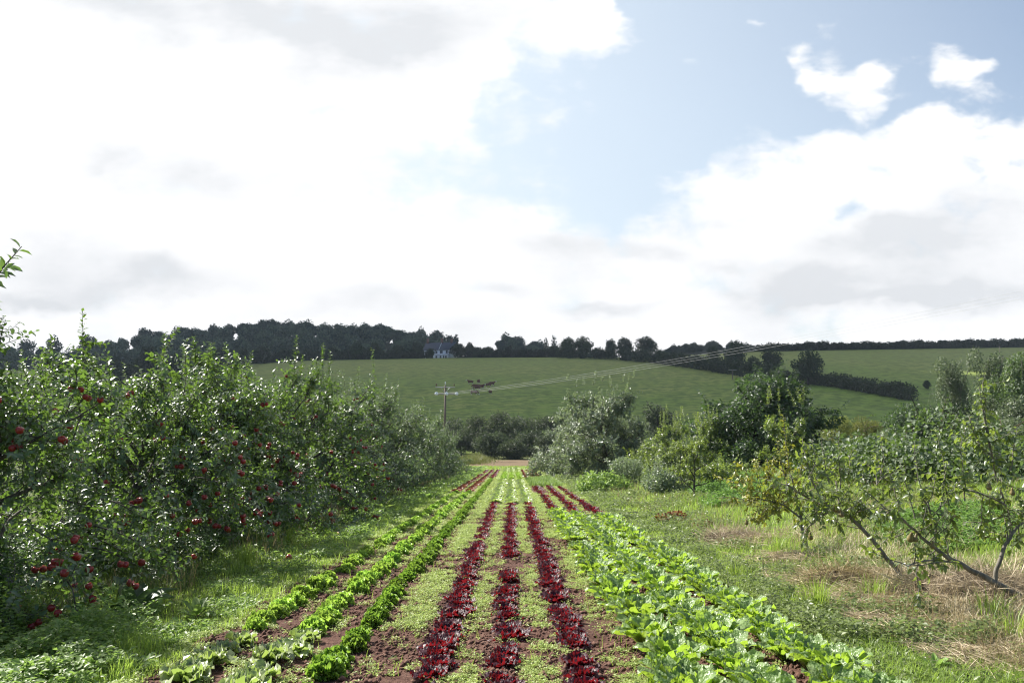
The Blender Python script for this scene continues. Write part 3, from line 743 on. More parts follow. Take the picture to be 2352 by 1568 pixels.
def fruit_tree(seed, H, Rr, n_limb, per_twig, L, W, tpl, mats, shoots=8, shoot_len=.6, low=.28, lat=9, twg=4, skirt=0):
    rs = np.random.RandomState(seed)
    tr = MB(); fo = Foliage(); hang = []; tops = []
    trunk = curve(rs, (0, 0, -.1), (rs.normal(0, .08), rs.normal(0, .08), 1), H * .72, 9, .09, .05)
    tr.tube(trunk, np.linspace(.075, .018, 10) * H / 3, 7)
    for k in range(n_limb):
        f = .16 + .72 * (k + .5) / n_limb
        p, tg = along(trunk, np.array([f])); p = p[0]
        az = k * 2.4 + rs.normal(0, .3)
        el = rs.uniform(-.05, .45) + .75 * f
        d = (math.cos(az) * math.cos(el), math.sin(az) * math.cos(el), math.sin(el))
        ll = Rr * (1.02 - .42 * max(0, f - .3)) * rs.uniform(.8, 1.12)
        lb = curve(rs, p, d, ll, 8, .13, .02 if f > .4 else -.015)
        lb[:, 2] = np.maximum(lb[:, 2], .12)
        tr.tube(lb, np.linspace(.036, .007, 9) * H / 3, 6)
        for q in range(lat):
            t = .18 + .82 * (q + rs.uniform(.2, .8)) / lat
            p2, tg2 = along(lb, np.array([t]))
            d2 = unit(tg2[0] * .5 + rs.normal(0, .75, 3) + np.array([0, 0, .28]))
            l2 = Rr * rs.uniform(.26, .48) * (1.1 - .45 * t)
            b2 = curve(rs, p2[0], d2, l2, 5, .17, .06)
            b2[:, 2] = np.maximum(b2[:, 2], low * .6)
            tr.tube(b2, np.linspace(.011, .0035, 6) * H / 3, 4)
            fo.twig(rs, b2, per_twig, L, W, tpl, t0=.25)
            tops.append(b2[-1])
            for w in range(twg):
                p3, tg3 = along(b2, np.array([.25 + .75 * (w + rs.uniform(0, 1)) / twg]))
                d3 = unit(tg3[0] * .4 + rs.normal(0, .8, 3) + np.array([0, 0, .2]))
                b3 = curve(rs, p3[0], d3, Rr * rs.uniform(.12, .24), 3, .2, .05)
                b3[:, 2] = np.maximum(b3[:, 2], low)
                tr.tube(b3, np.linspace(.005, .002, 4) * H / 3, 3, False)
                fo.twig(rs, b3, per_twig, L, W, tpl)
                hang.append(b3[rs.randint(1, 4)])
    for q in range(skirt):                                         # low boughs hanging to the grass
        az = q * 2.4 + rs.normal(0, .3); r0 = Rr * rs.uniform(.35, .8)
        p = np.array([math.cos(az) * r0, math.sin(az) * r0, H * rs.uniform(.14, .46)])
        lb = curve(rs, p, (math.cos(az) * .8, math.sin(az) * .8, -.25), Rr * rs.uniform(.35, .6), 5, .12, -.10); lb[:, 2] = np.maximum(lb[:, 2], .12)
        tr.tube(lb, np.linspace(.010, .004, 6) * H / 3, 4); fo.twig(rs, lb, per_twig, L, W, tpl)
        for w in range(twg + 4):
            p3, tg3 = along(lb, np.array([rs.uniform(.05, 1)])); d3 = unit(tg3[0] * .3 + rs.normal(0, .8, 3)); b3 = curve(rs, p3[0], d3, Rr * rs.uniform(.14, .28), 3, .2)
            b3[:, 2] = np.maximum(b3[:, 2], .1); tr.tube(b3, np.linspace(.005, .002, 4) * H / 3, 3, False); fo.twig(rs, b3, per_twig, L, W, tpl); hang.append(b3[2])
    allz = np.concatenate(fo.V)[:, 2]; kz = H / np.percentile(allz, 98.5)
    for arr in fo.V + tr.V: arr[:, 2] *= kz
    hang = [h * np.array([1, 1, kz]) for h in hang]; tops = [h * np.array([1, 1, kz]) for h in tops]
    tops = np.array(tops); order = np.argsort(-tops[:, 2] + rs.normal(0, .12 * H, len(tops)))
    for k in order[:shoots]:
        b = curve(rs, tops[k], (rs.normal(0, .16), rs.normal(0, .16), 1), shoot_len * rs.uniform(.55, 1.25), 6, .07, .12)
        tr.tube(b, np.linspace(.007, .0025, 7), 4)
        fo.twig(rs, b, int(per_twig * 2.4), L * 1.02, W, tpl, droop=.0, splay=.8)
        hang.append(b[1])
    return tr.mesh('trunk', mats[0], True), fo.mesh('crown', mats[1]), np.array(hang)

def apple_mesh():
    V, F = lathe([(.0, .022), (.006, .024), (.018, .033), (.030, .033), (.039, .022), (.042, .006), (.039, -.012), (.030, -.028), (.018, -.036), (.008, -.036), (.002, -.032), (0, -.031)], 12)
    mb = MB(); mb.add(V, F)
    return mb.mesh('apple', M['apple'], True)
APPLE = apple_mesh()
def stem_mesh():
    mb = MB(); mb.tube([(0, 0, .022), (.002, 0, .04), (.006, .002, .055)], [.0022, .002, .0016], 4); return mb.mesh('apple_stalk', M['stalk'])
def windfall(X, Y, lab):
    p = ground_hit(X, Y); o = link('windfall_apple', APPLE, None, (p.x, p.y, p.z + .045), 1.0); o.rotation_euler = (1.2, .4, X)
    tag(o, lab, 'apple', 'windfall apples')

def hang_apples(root, hang, n, seed, sc=1.0, bias=None):
    rs = np.random.RandomState(seed)
    h = np.asarray(hang)
    w = np.exp(-((h[:, 2] - 1.1) / 1.3) ** 2)
    if bias is not None: w = w * bias(h)
    idx = rs.choice(len(h), min(n * 2 // 3, len(h)), replace=False, p=w / w.sum())
    pts = []
    for i in idx:
        pts.append(h[i] + np.array([0, 0, -.055]))
        if len(pts) < n and rs.uniform() < .5: pts.append(h[i] + np.array([rs.uniform(-.09, .09), rs.uniform(-.07, .07), -.06 - rs.uniform(-.04, .05)]))
    for p in pts[:n]:
        o = link('apple', APPLE, root, tuple(p), rs.uniform(0, 6.28), sc * rs.uniform(.85, 1.2))
        o.rotation_euler = (rs.normal(0, .3), rs.normal(0, .3), rs.uniform(0, 6.28))

def plant_tree(name, x, y, meshes, label, cat, group=None, rz=0, sc=1, dz=0):
    root = empty(name, (x, y, gz(x, y) + dz), label, cat, group, rz, sc)
    link('trunk', meshes[0], root)
    c = link('crown', meshes[1], root)
    return root

def build_apple_row():
    mats = (M['bark'], M['apple_leaf'])
    A = fruit_tree(101, 2.6, 1.8, 13, 13, .086, .050, LEAF8, mats, 13, .45, .18, 12, 7, 34)
    B = fruit_tree(102, 2.7, 1.85, 13, 12, .088, .052, LEAF8, mats, 9, .45, .18, 12, 6, 34)
    Cc = fruit_tree(103, 3.0, 1.85, 13, 11, .098, .060, LEAF4, mats, 16, .6, .18, 11, 6, 26)
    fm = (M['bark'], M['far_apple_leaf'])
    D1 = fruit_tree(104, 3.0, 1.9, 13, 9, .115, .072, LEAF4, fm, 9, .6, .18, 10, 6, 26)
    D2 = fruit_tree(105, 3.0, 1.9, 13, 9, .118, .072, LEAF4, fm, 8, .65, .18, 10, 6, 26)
    g = 'apple trees in the row left of the lettuce beds'
    spots = [  # x, y, mesh, rot, scale, apples
        (-4.85, 7.4, A, 2.6, (.92, .92, .93), 95), (-5.15, 10.6, B, 2.1, 1.0, 95), (-5.25, 14.1, A, 3.9, 1.12, 90), (-5.4, 17.6, B, 5.0, 1.18, 80), (-5.4, 21.0, Cc, 1.2, 1.1, 60),
        (-5.45, 24.6, D1, 0, 1.12, 22), (-5.5, 28.2, D2, 1.7, 1.16, 12), (-5.75, 32.4, D1, 3.1, 1.22, 0), (-5.7, 36.2, D2, 4.0, 1.18, 0), (-5.8, 40, D1, 5.2, 1.16, 0), (-5.8, 44, D2, .5, 1.2, 0),
        (-5.8, 48, D1, 1.4, 1.2, 0), (-5.9, 52, D2, 2.5, 1.2, 0), (-5.9, 56, D1, 2.2, 1.16, 0), (-6.0, 60.2, D2, 3.3, 1.1, 0), (-6.0, 64.5, D1, 4.4, 1.05, 0), (-5.7, 69, D2, 5.5, 1.0, 0)]
    labs = ['nearest apple tree of the left row, hung with large red apples', 'red apple tree directly behind the nearest one of the left row', 'third apple tree from the near end of the left row, with red fruit',
            'fourth apple tree of the left row, its red fruit low in shade', 'fifth apple tree of the left row, last one thick with red fruit']
    for i, (x, y, m, rz, sc, na) in enumerate(spots):
        lab = labs[i] if i < 5 else (f'grey green apple tree, {["sixth", "seventh", "eighth", "ninth", "tenth", "eleventh", "twelfth", "thirteenth", "fourteenth", "fifteenth", "second last", "last"][i - 5]} in the left row' )
        t = plant_tree('apple_tree', x, y, m, lab, 'apple tree', g, rz, sc)
        c_, s_ = math.cos(rz), math.sin(rz)
        bias = lambda h: np.exp(1.7 * np.clip((h[:, 0] * c_ - h[:, 1] * s_) * .8 - (h[:, 0] * s_ + h[:, 1] * c_) * .35, -2, 2))
        if na: hang_apples(t, m[2], na, 300 + i, .80, bias)
    for k, (x, y, m, sc) in enumerate([(-9.9, 12.5, Cc, 1.0), (-10.1, 17.5, D1, 1.0), (-10.0, 22.5, D2, 1.05), (-10.1, 28, D1, 1.1), (-10.0, 34, D2, 1.1), (-10.1, 41, D1, 1.1)]):  # second row added so gaps in the front row look dark
        plant_tree('apple_tree', x, y, m, f'apple tree {["nearest", "second", "third", "fourth", "fifth", "farthest"][k]} in the second row, added to darken gaps in the front row', 'apple tree', 'apple trees added as a second row on the left', k * 1.1, sc)
    # tree whose outer twig reaches into the picture
    root = empty('apple_tree', (-5.35, 3.9, gz(-5.35, 3.9)), 'apple tree beside the camera reaching one leafy twig in at the left edge', 'apple tree', g)
    rs = np.random.RandomState(77)
    Nn = fruit_tree(106, 2.1, 1.3, 8, 9, .085, .048, LEAF8, mats, 3, .3, .3, 7, 3)
    tr = MB(); fo = Foliage()
    tip = at(50, 566, 4.35) - root.location; mid = at(-60, 690, 4.4) - root.location
    b = np.array([(0, 0, 1.2), (.8, .15, 1.75), tuple(mid), tuple((mid + tip) / 2 + Vector((0, 0, .0))), tuple(tip)])
    tr.tube(b, np.linspace(.014, .002, 5), 5)
    fo.twig(rs, b[2:], 24, .085, .042, LEAF8, droop=.1)
    side = np.array([tuple(at(-20, 645, 4.38) - root.location), tuple(at(4, 622, 4.3) - root.location), tuple(at(22, 612, 4.25) - root.location)]); tr.tube(side, [.004, .003, .002], 4); fo.twig(rs, side, 9, .08, .04, LEAF8)
    link('trunk', Nn[0], root); link('crown', Nn[1], root)
    tw = link('branch', tr.mesh('branch', M['bark'], True), root); link('leaf_spray', fo.mesh('leaf_spray', M['apple_leaf']), tw)
    # right-hand old apple trees and young ones
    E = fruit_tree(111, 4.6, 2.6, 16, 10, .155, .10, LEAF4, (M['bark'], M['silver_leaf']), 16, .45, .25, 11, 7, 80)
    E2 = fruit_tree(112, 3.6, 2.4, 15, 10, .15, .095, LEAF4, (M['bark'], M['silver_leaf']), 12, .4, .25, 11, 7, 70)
    g2 = 'apple trees in the row right of the lettuce beds'
    for (x, y, m, rz, sc, lab) in [(5.3, 46, E, .3, 1.0, 'tall pointed grey green apple tree right of the far beds'), (3.95, 52.5, E2, 1.8, 1.08, 'low rounded apple tree at the far corner of the beds'),
                                   (5.2, 60, E2, 2.8, 1.1, 'grey green apple tree behind the low rounded one at the beds'), (6.7, 47.5, E2, 4.0, .82, 'broad grey green apple tree just right of the tall pointed one'),
                                   (6.1, 53, E, 5, .85, 'apple tree half hidden behind the tall pointed one')]:
        plant_tree('apple_tree', x, y, m, lab, 'apple tree', g2, rz, sc)
    Y1 = fruit_tree(121, 2.2, 1.0, 8, 9, .11, .065, LEAF4, (M['bark'], M['pear_leaf']), 9, .55, .7, 8, 4)
    Y2 = fruit_tree(122, 2.4, 1.3, 11, 9, .11, .065, LEAF4, (M['bark'], M['pear_leaf']), 12, .6, .3, 9, 5)
    for (x, y, m, rz, sc, lab) in [(5.9, 28, Y1, .3, .72, 'young apple tree with a bare thin stem and upright shoots'), (6.3, 33.5, Y2, 1.2, 1.0, 'bushy young apple tree between the old trees and the thin one'),
                                   (8.0, 35, Y2, 2.2, .95, 'young apple tree standing before the big dark tree'), (5.2, 23, Y1, 3.3, .75, 'smallest sparse young tree at the edge of the mown strip'),
                                   (8.5, 25, Y1, 4.3, .9, 'young slender tree left of the yellow pear tree')]:
        plant_tree('young_tree', x, y, m, lab, 'young tree', 'young fruit trees on the right bank', rz, sc)
    windfall(1117, 1262, 'red windfall apple in the grass below the fourth apple tree') if False else None
    for X, Y, l in [(645, 1213, 'red windfall apple lying in long grass below the trees'), (778, 1232, 'red windfall apple in short grass beside the outermost lettuces'),
                    (715, 1278, 'windfall apple at the grass edge beside the lettuces'), (527, 1499, 'pale windfall apple on bare soil beside a crisp lettuce'), (664, 1287, 'dull windfall apple in the shaded grass strip')]:
        windfall(X, Y, l)
build_apple_row()

# ---------------- pear trees leaning in from the right
def pear_mesh():
    V, F = lathe([(0, .055), (.008, .054), (.014, .045), (.017, .03), (.022, .012), (.031, -.008), (.036, -.026), (.033, -.044), (.022, -.055), (.008, -.058), (0, -.055)], 12)
    mb = MB(); mb.add(V, F); mb.tube([(0, 0, .05), (.003, 0, .075)], [.002, .0018], 4); return mb.mesh('pear', M['pear'], True)
PEAR = pear_mesh()
def pear_tree(label, base, limbs, shoots, seed, leafm, pears, lat_step=.056, L=.078, W=.044, fill=1.0):
    """limbs: polylines of (X, Y, depth, radius); shoots: (X0,Y0,X1,Y1,depth)"""
    rs = np.random.RandomState(seed)
    root = empty('pear_tree', base, label, 'pear tree', 'leaning pear trees on the right bank')
    o = np.array(base); tr = MB(); fo = Foliage(); hang = []
    for ln, leafy in limbs:
        pts = np.array([np.array(at(X, Y, d)) - o for X, Y, d, r in ln]); rad = [q[3] * .72 for q in ln]
        t = np.linspace(0, 1, len(pts)); tt = np.linspace(0, 1, len(pts) * 4)
        P = np.stack([np.interp(tt, t, pts[:, i]) for i in range(3)], 1); P[1:-1] += rs.normal(0, .008, P[1:-1].shape)
        P[1:-1] = (P[:-2] + P[1:-1] * 2 + P[2:]) / 4
        tr.tube(P, np.interp(tt, t, rad), 8)
        length = np.linalg.norm(np.diff(pts, axis=0), axis=1).sum()
        if leafy <= 0: continue
        m = int(length / lat_step * leafy)
        for k in range(m):
            p, tg = along(P, np.array([(1 - leafy) + leafy * (k + rs.uniform()) / m])); p = p[0]
            d = unit(tg[0] * .3 + rs.normal(0, .7, 3) + np.array([0, 0, .35]))
            b = curve(rs, p, d, rs.uniform(.15, .42), 4, .2, .03)
            tr.tube(b, np.linspace(.006, .002, 5), 4)
            fo.twig(rs, b, int(9 * fill), L, W, LEAF8, droop=.75, t0=.15)
            for w in range(2):
                p3, t3 = along(b, np.array([rs.uniform(.3, 1)])); b3 = curve(rs, p3[0], unit(rs.normal(0, .8, 3) + np.array([0, 0, .1])), rs.uniform(.08, .2), 3, .2)
                tr.tube(b3, np.linspace(.003, .0015, 4), 3, False); fo.twig(rs, b3, int(7 * fill), L, W, LEAF8, droop=.8)
                hang.append(b3[-1])
    for X0, Y0, X1, Y1, d in shoots:
        p0 = np.array(at(X0, Y0, d)) - o; p1 = np.array(at(X1, Y1, d + rs.uniform(-.15, .15))) - o
        t = np.linspace(0, 1, 8)[:, None]; P = p0 * (1 - t) + p1 * t + rs.normal(0, .006, (8, 3)) + np.sin(t * 3) * rs.normal(0, .02, 3)
        tr.tube(P, np.linspace(.007, .0025, 8), 5)
        ln = np.linalg.norm(p1 - p0)
        fo.twig(rs, P, int(ln / .022), L * .95, W * .95, LEAF8, droop=.55, t0=.12)
        for w in range(int(ln / .16)):
            p3, t3 = along(P, np.array([rs.uniform(.05, .7)])); b3 = curve(rs, p3[0], unit(rs.normal(0, .8, 3) + np.array([0, 0, .3])), rs.uniform(.08, .18), 3, .2)
            tr.tube(b3, np.linspace(.003, .0015, 4), 3, False); fo.twig(rs, b3, int(6 * fill), L, W, LEAF8, droop=.7)
    link('trunk', tr.mesh('trunk', M['pale_bark'], True), root)
    link('crown', fo.mesh('crown', M[leafm]), root)
    for X, Y, d in pears:
        p = np.array(at(X, Y, d)) - o
        q = link('pear', PEAR, root, tuple(p), rs.uniform(0, 6), rs.uniform(.62, .85)); q.rotation_euler = (rs.normal(0, .15), rs.normal(0, .15), 0)
    return root

def build_pears():
    b = ground_hit(2085, 1338); d = b.y
    pear_tree('pear tree with a bare trunk leaning left from the straw', tuple(b),
              [([(2085, 1342, d, .036), (2060, 1310, d, .034), (2030, 1272, d, .032), (1985, 1218, d, .028), (1945, 1182, d, .025), (1890, 1160, d - .1, .02), (1840, 1135, d - .2, .014), (1805, 1110, d - .2, .008)], .58),
               ([(1975, 1208, d, .014), (1985, 1160, d + .2, .011), (2015, 1110, d + .3, .008), (2030, 1060, d + .4, .005)], .95),
               ([(1930, 1175, d, .013), (1920, 1120, d + .1, .009), (1935, 1060, d + .1, .005)], .95),
               ([(1890, 1160, d, .012), (1865, 1100, d, .008), (1850, 1060, d, .005)], .95),
               ([(1920, 1172, d, .010), (1880, 1190, d - .3, .008), (1850, 1215, d - .4, .005)], .8)],
              [(1930, 1120, 1925, 1010, d), (1905, 1110, 1890, 1005, d), (1870, 1090, 1865, 1010, d), (1950, 1090, 1962, 1030, d)], 201, 'pear_leaf',
              [(1918, 1166, d - .25), (1932, 1178, d - .3), (1852, 1222, d - .35), (1861, 1230, d - .3), (1975, 1150, d), (1895, 1152, d - .2)], fill=1.05)
    b = ground_hit(1852, 1262); d = b.y
    pear_tree('yellowing pear tree on a short dark stem left of the leaning one', tuple(b),
              [([(1854, 1266, d, .045), (1849, 1240, d, .04), (1842, 1212, d, .036), (1838, 1180, d, .03), (1830, 1140, d, .022), (1815, 1090, d, .014)], .45),
               ([(1840, 1190, d, .022), (1800, 1160, d, .018), (1750, 1145, d - .2, .013), (1705, 1150, d - .3, .007)], .85),
               ([(1800, 1160, d, .014), (1760, 1190, d - .3, .01), (1735, 1205, d - .4, .006)], .9),
               ([(1832, 1150, d, .015), (1780, 1115, d, .01), (1720, 1105, d, .007), (1685, 1110, d, .004)], .9),
               ([(1780, 1115, d, .01), (1760, 1080, d, .007)], .9)],
              [(1815, 1090, 1800, 950, d), (1800, 1090, 1782, 1010, d), (1835, 1110, 1845, 1040, d), (1740, 1100, 1735, 1065, d)], 202, 'yellow_leaf',
              [(1828, 1160, d - .3), (1784, 1162, d), (1715, 1198, d - .5)], L=.075)
    b = ground_hit(2352, 1395); d = b.y
    base = at(2420, 1420, d); base.z = gz(base.x, base.y)
    pear_tree('nearest pear tree, its forked pale limbs reaching in from the right edge', tuple(base),
              [([(2425, 1425, d, .05), (2352, 1375, d, .045), (2300, 1345, d, .042), (2250, 1318, d, .036), (2200, 1292, d, .03), (2150, 1262, d - .1, .024), (2105, 1222, d - .1, .017), (2060, 1180, d - .2, .01), (2020, 1165, d - .2, .005)], .5),
               ([(2285, 1338, d, .027), (2290, 1300, d, .026), (2302, 1262, d, .024), (2322, 1230, d, .02), (2350, 1200, d + .1, .015), (2380, 1150, d + .1, .01)], .55),
               ([(2322, 1230, d, .015), (2318, 1180, d + .1, .013), (2290, 1100, d + .1, .011), (2275, 1020, d, .008), (2258, 940, d, .005)], .8),
               ([(2190, 1290, d, .016), (2130, 1285, d - .2, .012), (2085, 1300, d - .3, .008)], .35),
               ([(2150, 1262, d, .015), (2145, 1200, d, .012), (2130, 1150, d, .009)], .8),
               ([(2310, 1160, d, .013), (2250, 1130, d + .1, .010), (2190, 1115, d + .1, .006)], .75)],
              [(2130, 1180, 2098, 1015, d), (2180, 1160, 2148, 985, d), (2220, 1150, 2205, 1010, d), (2275, 1030, 2248, 888, d), (2262, 1040, 2228, 955, d), (2100, 1190, 2065, 1060, d), (2160, 1170, 2172, 1060, d), (2320, 1080, 2335, 980, d), (2060, 1180, 2040, 1075, d)], 203, 'pear_leaf',
              [(2092, 1232, d - .2), (2103, 1234, d - .2), (2272, 1116, d - .1), (2325, 1128, d), (2142, 1250, d - .2)], L=.078, W=.044)
build_pears()

# ---------------- dense crowns built from clumps of leaves
def clump_crown(rs, clumps, n, L, W, tpl, out=.6, droop=.3, surf=.55, tint_noise=True, mat=None, name='crown'):
    cl = np.asarray(clumps, float); k = len(cl)
    vol = (cl[:, 3] * cl[:, 4] * cl[:, 5]) ** (2 / 3)
    idx = rs.choice(k, n, p=vol / vol.sum())
    u = rdir(rs, n); r = rs.uniform(0, 1, n) ** (1 / 3 * (1 - surf) + .02)
    r = np.minimum(r * rs.uniform(.86, 1.08, n), 1.12)
    P = cl[idx, :3] + u * r[:, None] * cl[idx, 3:6]
    D = unit(u * out + rs.normal(0, .6, (n, 3)) + np.array([0, 0, -droop]))
    N = unit(u * .5 + rs.normal(0, .6, (n, 3)) + np.array([0, 0, .5]))
    sz = rs.uniform(.6, 1.25, n)
    fo = Foliage()
    ct = rs.uniform(0, 1, k)
    fo.put(rs, P, D, N, L * sz, W * sz, tpl, np.clip(ct[idx] * .6 + rs.uniform(0, .45, n), 0, 1))
    return fo

def shell_clumps(rs, n, rx, ry, z0, z1, r, flat=.8, core=True):
    zc = (z0 + z1) / 2; rz = (z1 - z0) / 2
    out = []
    for i in range(n):
        u = rdir(rs, 1)[0]; q = rs.uniform(.55, .92)
        rr = r * rs.uniform(.65, 1.25)
        out.append((u[0] * (rx - rr * .6) * q, u[1] * (ry - rr * .6) * q, zc + u[2] * (rz - rr * .5) * q, rr, rr, rr * flat))
    if core: out.append((0, 0, zc, rx * .62, ry * .62, rz * .66))
    return out

def stem(rs, h, r, spread, n=5, mat=None):
    tr = MB(); t = curve(rs, (0, 0, -.3), (0, 0, 1), h * .8, 7, .05, .05); tr.tube(t, np.linspace(r, r * .35, 8), 8)
    for i in range(n):
        p, _ = along(t, np.array([.35 + .6 * i / n])); a = i * 2.4 + rs.uniform(0, 1)
        b = curve(rs, p[0], (math.cos(a) * spread, math.sin(a) * spread, h * .35), h * .42, 5, .12)
        tr.tube(b, np.linspace(r * .4, r * .1, 6), 6)
    return tr.mesh('trunk', mat or M['dark_bark'], True)

def blob_tree(seed, rx, ry, z0, z1, nclump, r, n, L, W, mat, tpl=LEAF4, trunk_r=None, droop=.3, shoots=0, core=True, flat=.8):
    rs = np.random.RandomState(seed)
    cl = shell_clumps(rs, nclump, rx, ry, z0, z1, r, flat, core)
    fo = clump_crown(rs, cl, n, L, W, tpl, droop=droop)
    for i in range(shoots):
        c = cl[rs.randint(nclump)]
        if c[2] < z0 + (z1 - z0) * .35: continue
        d = unit(np.array([c[0] / rx, c[1] / ry, 1.0]) + rs.normal(0, .3, 3))
        p = np.array(c[:3]) + d * c[3] * .8
        b = curve(rs, p, d, r * rs.uniform(.5, 1.1), 4, .1, .08); fo.twig(rs, b, 18, L, W, tpl)
    return stem(rs, z1, trunk_r or z1 * .03, rx * .6), fo.mesh('crown', mat)
# ------------------------------------------------------------------ middle distance
def spot(X, d):
    a, _ = ray(X, 900); return a * d
def top_h(X, Y, d):
    return at(X, Y, d).z - gz(spot(X, d), d)
def put(name, X, d, meshes, label, cat, group=None, rz=0, sc=1, dz=0):
    return plant_tree(name, spot(X, d), d, meshes, label, cat, group, rz, sc, dz)

def bush_path(seed, P, hgt, wid, n, L, W, mat, rough=.35, name='foliage', tpl=LEAF4, droop=.2):
    """hedge foliage along ground path P (k,3)"""
    rs = np.random.RandomState(seed)
    P = np.asarray(P, float); seg = np.linalg.norm(np.diff(P, axis=0), axis=1); tot = seg.sum()
    m = max(3, int(tot / (hgt * .32)))
    t = np.concatenate([[0], np.cumsum(seg)]) / tot
    cl = []
    for k in range(m):
        q = (k + rs.uniform(0, 1)) / m
        c = np.array([np.interp(q, t, P[:, i]) for i in range(3)])
        h = hgt * (1 + rs.normal(0, rough * .5))
        cl.append((c[0] + rs.normal(0, wid * .15), c[1] + rs.normal(0, wid * .15), c[2] + h * .42, wid * .55, wid * .55, h * .56))
        cl.append((c[0] + rs.normal(0, wid * .3), c[1] + rs.normal(0, wid * .3), c[2] + h * rs.uniform(.5, .8), hgt * .3, hgt * .3, hgt * .28))
    fo = clump_crown(rs, cl, n, L, W, tpl, droop=droop, surf=.4)
    return fo.mesh(name, mat)

def hedge(label, pix, hgt, wid, n, L, mat, seed, depth=None, cat='hedge', group='field hedges on the hill'):
    P = []
    for X, Y in pix:
        if depth: x = spot(X, depth); P.append((x, depth, gz(x, depth)))
        else: p = ground_hit(X, Y, 130); P.append(tuple(p))
    # resample on terrain
    P = np.array(P); t = np.linspace(0, 1, len(P)); tt = np.linspace(0, 1, len(P) * 3)
    Q = np.stack([np.interp(tt, t, P[:, 0]), np.interp(tt, t, P[:, 1])], 1); Q = np.concatenate([Q, G(Q[:, 0], Q[:, 1])[:, None]], 1)
    o = Q[len(Q) // 2].copy()
    me = bush_path(seed, Q - o, hgt, wid, n, L, L * .7, M[mat])
    tag(link('hedge', me, None, tuple(o)), label, cat, group)

